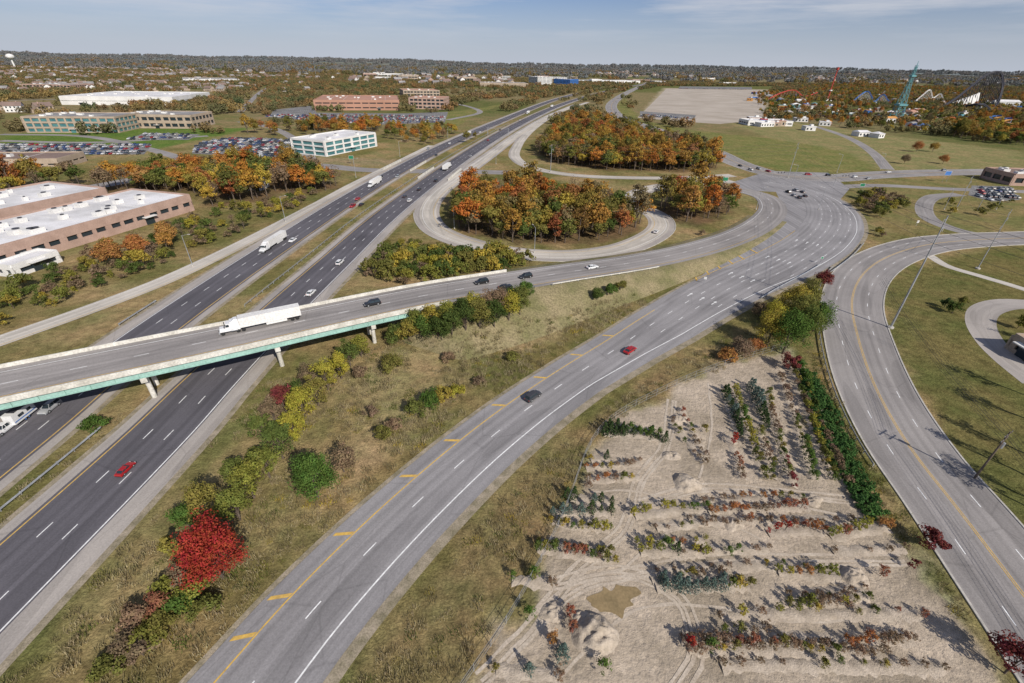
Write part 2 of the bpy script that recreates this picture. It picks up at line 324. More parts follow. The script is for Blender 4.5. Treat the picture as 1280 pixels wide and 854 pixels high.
def emb(x,y):
    x=np.atleast_1d(x);y=np.atleast_1d(y); out=np.zeros(len(x)); near=np.where((np.abs(x-30)<110)&(np.abs(y-120)<90))[0]
    for ch in np.array_split(near,max(1,len(near)//2000)):
        if len(ch)==0: continue
        d=np.hypot(x[ch][:,None]-fl.P[None,:,0],y[ch][:,None]-fl.P[None,:,1]); i=d.argmin(1); dd=d[np.arange(len(ch)),i]
        z=fl.P[i,2]*np.clip((fl.S[i]-(sb1-9))/9,0,1); out[ch]=np.maximum(0,z-np.maximum(0,dd-8)/1.9)
    return out
def GH(a,b):
    for h in np.arange(7.5,-.01,-.25):
        g=G(a,b,h); e=emb(g[0],g[1])[0]
        if e>=h: g[2]=e; return g
    return G(a,b)
S=np.arange(sb1-9,fl.sp(960,272),2.5); zz=np.interp(S,fl.S,fl.P[:,2])*np.clip((S-(sb1-9))/9,0,1); V=[];F=[]
for s,zt in zip(S,zz):
    zt=max(zt,.03); row=[(-8-zt*1.9*k,zt*(1-k)+.03-.08*(k==1)) for k in(1,.75,.5,.25,0)]+[(0,zt+.05)]+[(8+zt*1.9*k,zt*(1-k)+.03-.08*(k==1)) for k in(0,.25,.5,.75,1)]
    for j,(o,h) in enumerate(row):
        p=fl.at(s,o); h+= 0 if j in(0,4,5,6,10) else .35*min(1,zt)*(float(vn(p[0],p[1],3,9))-.5); V.append((p[0],p[1],h))
for i in range(len(S)-1):
    for j in range(10): F.append((i*11+j,(i+1)*11+j,(i+1)*11+j+1,i*11+j+1))
mb=MB(); mb.add(V,F,0,True); M_emb=surf("embankment_grass",(.25,.205,.115),(.15,.14,.06),.16,.95,fine=2.2,bmp=.9,var=.35); mb.obj("embankment_terrain",[M_emb])
guardrail(fl,6.9,fl.sp(670,345,5.5),fl.sp(800,327,3.2),m=M_conw); guardrail(fl,-6.9,sb1+26,fl.sp(640,350,6))
def sheet(name,px,mt,z,h=0):
    W=PW(px); me=bpy.data.meshes.new(name); me.from_pydata([(w[0],w[1],z) for w in W],[],[tuple(range(len(W)))])
    uv=me.uv_layers.new(name='UVMap'); 
    for i,w in enumerate(W): uv.data[i].uv=(w[0],w[1])
    me.materials.append(mt); return link(bpy.data.objects.new(name,me))
sheet("junction_pavement",[(870,352),(905,318),(938,297),(965,285),(980,262),(970,240),(925,238),(915,228),(960,214),(1035,216),(1062,236),(1050,250),(1025,250),(1018,270),(1000,296),(940,328)],M_ramp,.03)
ROADS.append((PW([(900,330),(950,305),(985,270),(980,240),(1000,228),(1040,230)])[:,:2],np.full(6,16)))
mk=MB()
for i,(a,b) in enumerate([(868,352),(882,344),(896,336),(910,329),(924,322),(938,314)]):
    s=cr.sp(a,b); p=cr.at(s,-2.0,.092); q=cr.at(s+2.2,-3.6-i*.5,.092); t=np.array([.3,.22,0]); mk.add([p-t,p+t,q+t,q-t],[(0,1,2,3)],1)
solid(mk,cr,[-2.4]*18,.18,.092,1,cr.sp(868,352),cr.sp(1000,290)); mk.obj("gore_markings",[M_white,M_yel])
ar=Line([(800,108),(775,121),(764,134),(778,148),(810,159),(855,173),(893,190),(930,207),(975,219),(1030,223),(1090,219),(1160,216),(1230,215),(1320,213)],ext0=600,ext1=300)
strip("arterial_road",ar,-9.5,9.5,M_art,.045); mk=MB(); solid(mk,ar,-.2,.3,.06,1); solid(mk,ar,9,.2,.06,0); solid(mk,ar,-9,.2,.06,0)
for o in(-5,5): dashes(mk,ar,o,.2,.06,0)
mk.obj("arterial_lane_markings",[M_white,M_yel])
dr=Line([(1280,745),(1200,640),(1140,563),(1096,488),(1072,420),(1065,376),(1079,343),(1110,321),(1160,306),(1220,300),(1300,297)],ext0=90,ext1=120)
strip("curved_road",dr,-7.4,7.4,M_art,.05); mk=MB()
for o in(-.15,.15): solid(mk,dr,o,.12,.065,1)
for o in(-3.7,3.7): dashes(mk,dr,o,.15,.065,0)
mk.obj("curved_road_markings",[M_white,M_yel]); kerb(dr,-7.5,0,dr.S[-1]); kerb(dr,7.5,0,dr.S[-1])
guardrail(dr,-8.6,dr.sp(1170,600),dr.sp(1080,345)) 
sidew=Line([(1160,318),(1185,333),(1225,345),(1262,356),(1300,368)]); strip("pavement",sidew,-1.7,1.7,M_conc,.02)
sd2=Line([(1200,243),(1168,246),(1155,262),(1168,277),(1205,290),(1290,304)]); strip("side_street",sd2,-3.6,3.6,M_art,.03)
dw=Line([(1310,382),(1262,380),(1232,388),(1226,405),(1240,430),(1262,452),(1300,482)]); strip("driveway_pavement",dw,-3.2,3.2,M_shoul,.02)
lp=Line([(720,131),(685,146),(650,167),(610,196),(575,221),(550,240),(537,257),(536,273),(550,289),(585,303),(640,315),(705,319),(765,313),(806,299),(825,284),(820,270),(797,257),(790,246),(815,235),(860,229),(915,226)])
strip("loop_ramp",lp,-3.6,3.6,M_conc,.035); strip("shoulder",lp,3.6,6.0,M_shoul,.025,reg=False); strip("shoulder",lp,-5,-3.6,M_shoul,.025,reg=False); mk=MB(); solid(mk,lp,-2.4,.15,.05,1); solid(mk,lp,2.4,.15,.05,0); mk.obj("loop_ramp_markings",[M_white,M_yel]); kerb(lp,6.1,lp.sp(536,265),lp.sp(820,270))
xr=Line([(735,128),(700,140),(668,160),(648,182),(646,198),(668,210),(720,219),(790,222),(850,222),(915,219)])
strip("exit_ramp",xr,-3.4,3.4,M_conc,.028); strip("shoulder",xr,3.4,5,M_shoul,.02,reg=False)
cs=Line([(180,222),(250,209),(330,205),(400,207),(450,212),(500,214),(560,214),(640,216)],ext0=200); strip("cross_street",cs,-6,6,M_art,.018)
mb=MB()
for ln,os in((nc,(-2.6,14.9)),(fc,(-14.9,2.6))):
    for o in os:
        s=ln.sp(535,217) if ln is nc else ln.sp(518,208)
        sweep(mb,ln,[(o-.2,0),(o-.2,1.2),(o+.2,1.2),(o+.2,0)],0,s-16,s+16)
mb.obj("bridge_parapet",[M_conw])
for k,(pp) in enumerate([[(395,215),(375,180),(340,160),(300,152)],[(560,150),(600,140),(560,128),(520,124)],[(0,176),(120,178),(260,170)],[(250,205),(180,185),(100,170),(0,168)],[(620,120),(560,108),(420,104),(250,100)],[(1010,236),(1100,232),(1180,236),(1290,240)],[(1020,158),(1060,172),(1090,190),(1110,212)],[(0,126),(200,121),(420,118),(600,122)],[(300,90),(360,98),(330,112),(300,140)]]):
    l=Line(pp); strip("street",l,-4,4,M_art,.012+.001*k)
guardrail(cr,offR[9]+1.2,cr.sp(880,352),cr.sp(960,315)); guardrail(cr,21.4,cr.sp(950,321),cr.sp(1005,290))
# ------------------------------------------------------------------ ground
WOODS=[[(562,272),(578,290),(640,304),(720,306),(775,300),(803,286),(800,274),(760,262),(700,250),(640,243),(590,243),(565,255)],
 [(672,192),(692,204),(760,213),(850,215),(895,211),(890,199),(850,187),(790,170),(752,157),(722,150),(692,166)],
 [(816,258),(838,278),(870,284),(905,272),(915,260),(900,250),(850,246)],
 [(0,246),(0,234),(100,230),(170,224),(300,214),(390,222),(432,236),(380,242),(300,236),(255,242),(120,242)],
 [(262,262),(252,242),(300,238),(350,242),(330,250)]]
def axis(lo,hi,n,a=60.0,c=0.0):
    t=np.linspace(math.asinh((lo-c)/a),math.asinh((hi-c)/a),n); return a*np.sinh(t)+c
gx=axis(-34000,34000,900,c=20); gy=axis(-120,42000,560,a=90,c=60)
X,Y=np.meshgrid(gx,gy); x=X.ravel();y=Y.ravel(); R=np.hypot(x,y)
tan=np.array((.285,.225,.125)); olv=np.array((.165,.15,.065))
f=np.clip((vn(x,y,22,1)*.55+vn(x,y,7,2)*.45-.32)/.32,0,1)[:,None]
col=tan*(1-f)+olv*f
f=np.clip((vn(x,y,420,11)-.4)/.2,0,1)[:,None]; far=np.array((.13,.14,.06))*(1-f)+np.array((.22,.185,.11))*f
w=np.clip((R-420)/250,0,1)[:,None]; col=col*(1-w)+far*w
jx=x+(vn(x,y,6,21)-.5)*4+(vn(x,y,2.2,23)-.5)*2; jy=y+(vn(x,y,6,22)-.5)*4+(vn(x,y,2.2,24)-.5)*2
dirt=(.48,.41,.325)
zones=[([(780,120),(800,150),(860,162),(930,170),(1060,180),(1120,210),(1000,219),(930,203),(880,186),(800,156),(768,138)],(.19,.19,.08)),
([(900,150),(990,152),(1100,168),(1280,190),(1280,212),(1100,213),(1060,190),(960,172)],(.24,.22,.115)),
([(1075,225),(1280,222),(1280,290),(1130,290),(1070,260)],(.21,.185,.09)),
([(1108,410),(1112,365),(1140,340),(1180,322),(1280,305),(1400,400),(1400,800),(1280,690),(1180,545)],(.15,.14,.06)),
([(0,168),(0,200),(180,190),(320,160),(200,160)],(.12,.18,.05)),([(60,142),(0,142),(0,152),(100,150),(300,150),(300,143)],(.18,.17,.08)),
([(560,165),(600,140),(640,128),(600,135),(560,140),(520,150)],(.19,.19,.08)),
([(505,200),(380,195),(330,200),(400,205),(480,207)],(.27,.22,.14)),
([(640,610),(760,505),(900,425),(960,400),(985,430),(830,488),(745,545),(700,650),(585,835),(560,900),(430,854)],(.225,.175,.095)),
([(250,900),(470,640),(640,480),(628,490),(455,640),(240,854)],(.17,.14,.065)),
([(580,860),(640,770),(703,655),(752,545),(830,492),(900,462),(985,436),(1010,490),(1045,570),(1100,640),(1165,705),(1215,800),(1240,870),(1260,960),(540,960)],dirt),
([(985,440),(1012,470),(1050,560),(1110,650),(1180,735),(1240,800),(1200,770),(1120,680),(1050,600),(1005,500)],(.15,.135,.06)),
([(800,145),(830,110),(965,112),(955,150),(900,153)],(.40,.35,.28))]+[(w_,(.15,.11,.065)) for w_ in WOODS]
for px,c in zones:
    m=inside(jx,jy,PW(px)); col[m]=np.array(c)
gs=[([(0,800),(60,760),(225,590),(330,470),(400,430),(380,470),(250,600),(120,720),(0,854)],(.14,.145,.055)),([(470,640),(600,520),(730,430),(830,372),(860,345),(760,390),(640,440),(520,510),(400,640),(300,750),(230,820),(190,854),(250,854)],(.165,.14,.062)),([(420,620),(500,560),(560,500),(650,440),(720,405),(690,395),(560,425),(480,440),(440,480),(470,520),(430,560)],(.36,.29,.175))]
for px,c in gs:
    m=inside(jx,jy,PW(px)); f=(.15+.6*vn(x,y,9,61))[:,None]; col[m]=(col*f+np.array(c)*(1-f))[m]; 
hi=col[:,0]>.315; far_d=inside(jx,jy,PW(zones[10][0]))|inside(jx,jy,PW(zones[12][0])); s_=np.where(hi&~far_d,.315/np.maximum(col[:,0],.01),1)[:,None]; col=col*s_
C3=col.reshape(len(gy),len(gx),3)
B=C3.copy(); B[1:-1,1:-1]=(C3[1:-1,1:-1]*2+C3[:-2,1:-1]+C3[2:,1:-1]+C3[1:-1,:-2]+C3[1:-1,2:])/6; col=B.reshape(-1,3)
w=np.clip((R-3000)/7000,0,1)[:,None]; col=col*(1-w)+np.array((.19,.22,.26))*w  # distance haze painted into the vertex colour: far ground fades to blue-grey
z=hill(x,y); nx,ny=len(gx),len(gy)
me=bpy.data.meshes.new("ground"); V=np.stack([x,y,z],1)
ii=(np.arange(ny-1)[:,None]*nx+np.arange(nx-1)[None,:]).ravel(); Fq=np.stack([ii,ii+1,ii+nx+1,ii+nx],1)
me.vertices.add(len(V)); me.vertices.foreach_set('co',V.ravel()); me.loops.add(Fq.size); me.loops.foreach_set('vertex_index',Fq.ravel().astype(np.int32))
me.polygons.add(len(Fq)); me.polygons.foreach_set('loop_start',np.arange(0,Fq.size,4,dtype=np.int32)); me.update(calc_edges=True)
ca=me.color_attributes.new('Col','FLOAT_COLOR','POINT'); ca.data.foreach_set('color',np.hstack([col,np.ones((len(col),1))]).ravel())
m,nt,b=mat("ground_cover"); at=nd(nt,'ShaderNodeVertexColor',layer_name='Col').outputs[0]; p=pos(nt)
sr=nd(nt,'ShaderNodeSeparateColor'); nt.links.new(at,sr.inputs[0]); isd=mapr(nt,sr.outputs[0],.32,.42,0,1)
tint=mixc(nt,mapr(nt,noise(nt,p,.07,5,.6),.38,.62,0,1),(.78,.87,.68),(1.16,1.02,.94)); tint=mixc(nt,isd,tint,mixc(nt,mapr(nt,noise(nt,p,.10,6,.6),.38,.62,0,1),(.70,.68,.64),(1.08,1.05,1.02)))
c=mixc(nt,1.0,at,tint,'MULTIPLY')
v=math_(nt,'MULTIPLY',mapr(nt,noise(nt,p,.45,6,.7),.3,.7,.58,1.42),mapr(nt,noise(nt,p,3.2,4,.7),.3,.7,.55,1.42))
v2=math_(nt,'MULTIPLY',mapr(nt,noise(nt,p,1.6,6,.75),.3,.7,.80,1.16),mapr(nt,noise(nt,p,.5,3),.35,.65,.92,1.05))
vm_=nd(nt,'ShaderNodeMix'); nt.links.new(isd,vm_.inputs[0]); nt.links.new(v,vm_.inputs[2]); nt.links.new(v2,vm_.inputs[3])
c=mixc(nt,1.0,c,grey(nt,vm_.outputs[0]),'MULTIPLY'); nt.links.new(c,b.inputs['Base Color']); b.inputs['Roughness'].default_value=1; b.inputs['Specular IOR Level'].default_value=0
bump(nt,b,noise(nt,p,1.1,6,.7),.9,.4)
me.materials.append(m); link(bpy.data.objects.new("ground",me))
sheet("gravel_field",[(797,147),(833,111),(962,113),(952,150),(900,155),(850,152)],surf("gravel",(.44,.385,.32),(.35,.30,.24),.02,.95),.02)
def puddle():
    g=G(768,749); mb=MB(); n=48; V=[(0,0,0)]+[(math.cos(a)*(2.6+.8*math.sin(2*a+1)+.5*math.sin(5*a)+.3*math.sin(9*a+2)),math.sin(a)*(1.7+.4*math.sin(3*a)+.3*math.sin(7*a)),0) for a in np.linspace(0,2*math.pi,n,endpoint=False)]
    mb.add(V,[(0,1+i,1+(i+1)%n) for i in range(n)],0); mb.obj("puddle",[surf("muddy_water",(.30,.22,.115),(.22,.165,.085),.4,.2)],(g[0],g[1],.03),.2)
puddle()
M_trk=surf("compacted_soil",(.40,.335,.26),(.50,.43,.345),.5,1,fine=4,var=.2)
for k,pp in enumerate([[(600,850),(660,790),(720,735),(800,715),(900,700),(1010,700),(1130,700)],[(700,860),(740,820),(800,770),(880,765),(990,785),(1120,780)],[(650,800),(720,715),(780,660),(800,600),(830,560),(840,500)],[(780,720),(850,665),(960,620),(1010,640),(1090,655)],[(800,630),(880,610),(960,615),(1060,625)],[(880,600),(895,540),(890,480)],[(690,730),(780,715),(850,750),(870,820),(840,870)],[(740,620),(800,620),(900,655),(950,680)]]):
    l=Line(pp,step=1.5)
    for o in(-.75,.75,.2):
        mb=MB(); S_=l.S; L_=l.at(S_,o-.2+.08*np.sin(S_),.018+.003*k);R_=l.at(S_,o+.2+.08*np.sin(S_*1.3),.018+.003*k); n=len(S_); mb.add(np.vstack([L_,R_]),[(i,n+i,n+i+1,i+1) for i in range(n-1)],0); mb.obj("tyre_track_path",[M_trk])
        if o==-.75 and k%2: break
# ------------------------------------------------------------------ trees
def tree_mesh(name,seed,H,Rr,cb,ncl,nl,leaf,lm,trunk=True,kind='round',up=.5,lobe=.16,cs=(.13,.26)):
    r=np.random.default_rng(seed); mb=MB()
    if kind=='cone':
        zc=cb+(H-cb)*r.random(ncl)**1.4; rad=Rr*(1-(zc-cb)/(H-cb))*.95+.06; a=r.random(ncl)*6.283
        rr=rad*r.uniform(.5,1.0,ncl); C=np.stack([np.cos(a)*rr,np.sin(a)*rr,zc],1); cr_=np.maximum(.1*Rr,rad*.22)
    else:
        d=r.normal(size=(ncl,3)); d/=np.linalg.norm(d,axis=1)[:,None]; d[:,2]=np.where(d[:,2]<-.6,-d[:,2]*.5,d[:,2])
        rr=r.uniform(.35,1,ncl)**.55; lob=1+lobe*np.sin(3*np.arctan2(d[:,1],d[:,0])+seed)+lobe*.6*np.sin(6*d[:,2]+seed*2)
        wz=1-.28*np.clip(d[:,2],0,1)
        C=d*(rr*lob*.86)[:,None]*np.array([Rr,Rr,(H-cb)/2]); C[:,:2]*=wz[:,None]; C+=np.array([0,0,(H+cb)/2]); cr_=Rr*r.uniform(*cs,ncl)
    if trunk:
        ht=cb+(H-cb)*.55; n=5; pr=(0,0,-.2)
        for i in range(n):
            q=(r.normal()*.012*H,r.normal()*.012*H,ht*(i+1)/n); mb.cyl(pr,q,.022*H*(1-i/n*.8),.022*H*(1-(i+1)/n*.8),7,0,False); pr=q
        for k in range(min(ncl,14)):
            c=C[k]; z0=min(cb*.8+r.random()*(ht-cb*.8),c[2]-.1*H); mb.cyl((0,0,max(z0,.1)),tuple(c),.008*H,.002*H,5,0,False)
    per=max(1,nl//ncl); off=r.normal(size=(ncl*per,3)); off/=np.maximum(1,np.linalg.norm(off,axis=1)[:,None]/1.6)
    cen=np.repeat(C,per,0)+off*np.repeat(cr_,per)[:,None]*np.array([1,1,.75])
    n=len(cen); nr=r.normal(size=(n,3))*.8; nr[:,2]+=up; nr+=off*.8+(cen-C.mean(0))/Rr*.4; nr/=np.linalg.norm(nr,axis=1)[:,None]
    t=np.cross(nr,r.normal(size=(n,3))); t/=np.linalg.norm(t,axis=1)[:,None]; bt=np.cross(nr,t); s=leaf*r.uniform(.6,1.3,n)[:,None]
    V=np.stack([cen-t*s*.5,cen-bt*s*.36,cen+t*s*.5,cen+bt*s*.36],1).reshape(-1,3); V[:,2]=np.maximum(V[:,2],.02)
    mb.add(V.tolist(),np.arange(4*n).reshape(-1,4).tolist(),1); return mb.mesh(name,[M_bark,lm])
def weed_mesh(name,seed,lm,h=.8,n=40,rad=.9,w=.07):
    r=random.Random(seed); mb=MB()
    for i in range(n):
        a=r.random()*6.28; q=rad*r.random()**.5; x,y=q*math.cos(a),q*math.sin(a); b=r.random()*6.28; hh=h*r.uniform(.5,1.2); lx,ly=r.gauss(0,.3)*hh,r.gauss(0,.3)*hh
        mb.add([(x-math.cos(b)*w,y-math.sin(b)*w,0),(x+math.cos(b)*w,y+math.sin(b)*w,0),(x+lx,y+ly,hh)],[(0,1,2)],0)
    return mb.mesh(name,[lm])
def mass(name,proto,pts,smin,smax,child="foliage"):
    pts=np.asarray(pts)
    if len(pts)==0: return
    n=len(pts); s=rng.uniform(smin,smax,n)/2; a=rng.random(n)*6.283; zz=hill(pts[:,0],pts[:,1])+emb(pts[:,0],pts[:,1])
    c,d=np.cos(a)*s,np.sin(a)*s; Q=np.zeros((n,4,3))
    for k,(u,v) in enumerate(((-1,-1),(1,-1),(1,1),(-1,1))): Q[:,k,0]=pts[:,0]+u*c-v*d; Q[:,k,1]=pts[:,1]+u*d+v*c; Q[:,k,2]=zz
    me=bpy.data.meshes.new(name); me.from_pydata(Q.reshape(-1,3).tolist(),[],np.arange(4*n).reshape(-1,4).tolist())
    h=link(bpy.data.objects.new(name,me)); h.instance_type='FACES'; h.use_instance_faces_scale=True; h.show_instancer_for_render=False; h.show_instancer_for_viewport=False
    link(bpy.data.objects.new(child,proto),h); return h
EXCL=[]
def grid(poly,sp,world=False,clear=2.0,prob=None,excl=True):
    P=poly if world else PW(poly); lo=P.min(0);hi=P.max(0)
    X,Y=np.meshgrid(np.arange(lo[0],hi[0],sp),np.arange(lo[1],hi[1],sp)); x=X.ravel()+rng.uniform(-.48,.48,X.size)*sp; y=Y.ravel()+rng.uniform(-.48,.48,X.size)*sp
    k=inside(x,y,P)
    if prob is not None: k&=rng.random(len(x))<(prob(x,y) if callable(prob) else prob)
    x=x[k];y=y[k]; keep=np.ones(len(x),bool)
    for rp_,hw in ROADS:
        bb=(x>rp_[:,0].min()-30)&(x<rp_[:,0].max()+30)&(y>rp_[:,1].min()-30)&(y<rp_[:,1].max()+30); idx=np.where(bb&keep)[0]
        for ch in np.array_split(idx,max(1,len(idx)//1500)):
            if len(ch)==0: continue
            d=np.hypot(x[ch][:,None]-rp_[None,:,0],y[ch][:,None]-rp_[None,:,1])-hw[None,:]; keep[ch]&=d.min(1)>clear
    if excl:
        for E in EXCL: keep&=~inside(x,y,E)
    return np.stack([x[keep],y[keep]],1)
def split(name,protos,pts,a,b):
    k=rng.integers(0,len(protos),len(pts))
    for i,p in enumerate(protos): mass(name,p,pts[k==i],a,b)
# ------------------------------------------------------------------ buildings
def building(name,A,Bp,depth,h,st,wall,roof,glass=M_glass,pier=6.0,band=.45,units=6,seed=1,z0=0):
    a=G(*A);b=G(*Bp); d=b-a; L=np.linalg.norm(d[:2]); ang=math.atan2(d[1],d[0]); D=depth; r=random.Random(seed); mb=MB()
    mb.box(L/2,D/2,h/2-.3,L-.7,D-.7,h-.6,1)
    fh=h/st
    for i in range(st+1):
        z0=0 if i==0 else i*fh-fh*band*.5; z1=fh*band*.6 if i==0 else (i*fh+fh*band*.5 if i<st else h+.7)
        if i==st: z0=h-fh*band*.6
        for (cx,cy,sx,sy) in((L/2,0,L,.4),(L/2,D,L,.4),(0,D/2,.4,D-.41),(L,D/2,.4,D-.41)): mb.box(cx,cy,(z0+z1)/2,sx,sy,z1-z0,0)
    n=max(2,int(L/pier)); 
    for k in range(n+1):
        for cy in(.06,D-.06): mb.box(k*(L-1)/n+.5,cy,h/2,1.3 if k%3 else 2.2,.42,h-.1,0)
    n=max(2,int(D/pier))
    for k in range(n+1):
        for cx in(.06,L-.06): mb.box(cx,k*(D-1)/n+.5,h/2,.42,1.3,h-.12,0)
    mb.box(L/2,D/2,h-.05,L-.45,D-.45,.3,2)
    for k in range(units):
        ux=r.uniform(.1,.9)*L;uy=r.uniform(.15,.85)*D; w=r.uniform(1.5,4); mb.box(ux,uy,h+.8,w,w*r.uniform(.6,1),1.4,3); mb.cyl((ux,uy,h+1.5),(ux,uy,h+1.75),w*.25,w*.25,10,4)
    nj=int(L/18)
    for k in range(1,nj): mb.box(k*L/nj,D/2,h+.13,.25,D-.6,.08,3)
    for k in range(max(1,int(L/40))):
        X=(k+.5)*L/max(1,int(L/40)); mb.box(X,-.25,1.4,3.4,.5,2.8,1); mb.box(X,-.9,3.0,5,1.8,.25,3)
    o=mb.obj(name,[wall,glass,roof,M_wht,M_dk],(a[0],a[1],0),ang)
    c,s=math.cos(ang),math.sin(ang); EXCL.append(np.array([[a[0]+u*c-v*s,a[1]+u*s+v*c] for u,v in((-4,-8),(L+4,-8),(L+4,D+4),(-4,D+4))])); return o
building("brick_office_building",(-60,356),(243,263),31,6.2,1,M_brick,M_roofw,band=.62,units=20,seed=3,pier=5)
building("brick_office_building",(-90,312),(140,256),34,6.9,1,M_brick,M_roofw,band=.8,units=9,seed=5,pier=7)
building("loading_canopy",(22,347),(78,327),7,3.2,1,M_wht,M_roofw,band=.5,units=0)
building("glass_office_building",(408,196),(471,183),30,9.5,3,M_wht,M_roofw,glass=M_tglass,band=.3,units=5,pier=9)
building("brick_warehouse",(394,138),(500,138),110,12,2,M_roofo,M_roofo,band=.7,units=12,pier=10)
building("white_warehouse",(78,131),(218,132),130,10,1,M_wht,M_roofw,band=.9,units=16,pier=25)
building("office_building",(35,166),(150,166),40,12,3,M_tan,M_roofg,glass=M_tglass,band=.35,units=8)
building("office_building",(152,160),(243,161),40,11,2,M_tan,M_roofg,band=.45,units=8)
building("low_warehouse",(-80,213),(76,211),25,5,1,M_tan,M_roofb,band=.7,units=5)
building("brick_office_building",(512,136),(556,137),45,14,3,M_brick,M_roofo,units=4)
building("brick_office_building",(505,124),(550,124),60,14,3,M_tan,M_roofo,units=4)
building("hotel",(672,106),(690,106),60,24,6,M_wht,M_roofw,band=.5); building("hotel",(692,107),(712,108),50,20,5,M_blue,M_roofw,band=.5)
building("distant_warehouse",(600,108),(660,109),90,10,1,M_tan,M_roofg,band=.8); building("distant_warehouse",(740,104),(800,104),90,9,1,M_wht,M_roofw,band=.8)
building("distant_warehouse",(230,104),(300,104),120,9,1,M_wht,M_roofg,band=.8); building("school_building",(30,112),(90,113),60,9,2,M_brick,M_roofg)
building("shop_building",(1262,232),(1320,234),22,6,1,M_brick,M_roofb)
building("entrance_pavilion",(935,157),(990,158),25,5,1,M_wht,M_roofw,band=.6,units=2)
building("house_on_lawn",(312,238),(328,238),9,4,1,M_wht,M_blue,units=0)
building("small_office_building",(1258,436),(1300,462),14,3.6,1,M_tan,M_roofb,units=1)
rr=random.Random(9)
for k in range(34):
    a=rr.uniform(440,930); b=rr.uniform(92,103)+(a-640)*.012; w_=rr.uniform(6,24); building("distant_building",(a,b),(a+w_,b+.2),rr.uniform(30,90),rr.uniform(8,18),rr.choice((1,2,3)),rr.choice((M_wht,M_tan,M_brick,M_wht)),rr.choice((M_roofw,M_roofg,M_roofb)),pier=12,units=3,seed=k)
# ------------------------------------------------------------------ vehicles
def loft(mb,xs,secs,mi):
    V=[]
    for x,(wb,z0,wm,zm,wt,z1) in zip(xs,secs): V+= [(x,-wb,z0),(x,-wm,zm),(x,-wt,z1),(x,wt,z1),(x,wm,zm),(x,wb,z0)]
    n=len(xs); F=[(i*6+j,i*6+(j+1)%6,(i+1)*6+(j+1)%6,(i+1)*6+j) for i in range(n-1) for j in range(6)]
    F+=[(5,4,3,2,1,0),tuple((n-1)*6+j for j in range(6))]; mb.add(V,F,mi)
def wheels(mb,xs,hw,r=.34,w=.24,mi=2):
    for x in xs:
        for s in(-1,1): mb.cyl((x,s*(hw-w),r),(x,s*hw,r),r,r,14,mi); mb.cyl((x,s*hw,r),(x,s*(hw+.015),r),r*.55,r*.5,8,4)
def car_mesh(kind,pm):
    mb=MB(); hw=.92
    if kind=='sedan': xs=[-2.35,-2.25,-1.5,-.6,.8,1.7,2.2,2.35]; tops=[.72,.93,1.0,1.0,.98,.9,.78,.6]; gh=[(-1.85,-1.15),(.95,.25)]; hr=1.42
    elif kind=='suv': xs=[-2.4,-2.32,-1.5,-.6,.9,1.8,2.3,2.42]; tops=[.9,1.05,1.08,1.08,1.06,1.02,.9,.65]; gh=[(-2.25,-1.95),(1.1,.45)]; hr=1.75
    else: xs=[-2.8,-2.75,-1.5,-.6,.9,1.9,2.7,2.8]; tops=[1.0,1.05,1.05,1.08,1.1,1.08,1.0,.75]; gh=[(-.75,-.55),(1.2,.6)]; hr=1.82; hw=.98
    loft(mb,xs,[(hw-.06,.28,hw*(.93 if i in(0,len(xs)-1) else 1),.62*(.95),hw-.1-(.12 if i in(0,len(xs)-1) else 0),t) for i,t in enumerate(tops)],0)
    (b0,t0),(b1,t1)=gh; zb=1.0 if kind=='sedan' else 1.07
    V=[(b0,-.8,zb-.02),(b1,-.8,zb-.02),(b1,.8,zb-.02),(b0,.8,zb-.02),(t0,-.62,hr-.06),(t1,-.62,hr-.06),(t1,.62,hr-.06),(t0,.62,hr-.06)]
    mb.add(V,[(0,1,5,4),(1,2,6,5),(2,3,7,6),(3,0,4,7),(4,5,6,7)],1)
    V=[(t0-.05,-.66,hr-.07),(t1+.05,-.66,hr-.07),(t1+.05,.66,hr-.07),(t0-.05,.66,hr-.07),(t0+.1,-.55,hr),(t1-.1,-.55,hr),(t1-.1,.55,hr),(t0+.1,.55,hr)]
    mb.add(V,[(0,1,5,4),(1,2,6,5),(2,3,7,6),(3,0,4,7),(4,5,6,7),(3,2,1,0)],0)
    xm=(b0+b1)/2
    for s in(-1,1):
        for xb,xt in((b0,t0),(xm,xm),(b1,t1)): mb.cyl((xb,s*.81,zb-.02),(xt,s*.64,hr-.06),.045,.04,5,0,False)
        mb.box(b1-.15,s*(hw+.06),zb+.05,.18,.16,.14,0)
        mb.box(xs[-1]-.08,s*.65,.66 if kind=='sedan' else .8,.16,.36,.14,5); mb.box(xs[0]+.05,s*.68,.8,.14,.3,.16,6)
    if kind=='pickup':
        mb.box(-1.75,0,1.06,1.85,1.6,.06,3)
        for s in(-1,1): mb.box(-1.75,s*.9,1.12,2.0,.12,.14,0)
        mb.box(-2.74,0,1.12,.08,1.7,.14,0)
    mb.box(xs[-1]-.02,0,.42,.1,1.6,.18,3); mb.box(xs[0]+.02,0,.42,.1,1.6,.18,3)
    wheels(mb,(-1.42 if kind!='pickup' else -1.75,1.42 if kind!='pickup' else 1.85),hw+.01,.34 if kind=='sedan' else .4)
    return mb.mesh(kind,[pm,M_glass,M_rub,M_dk,M_steel,M_wht,M_red])
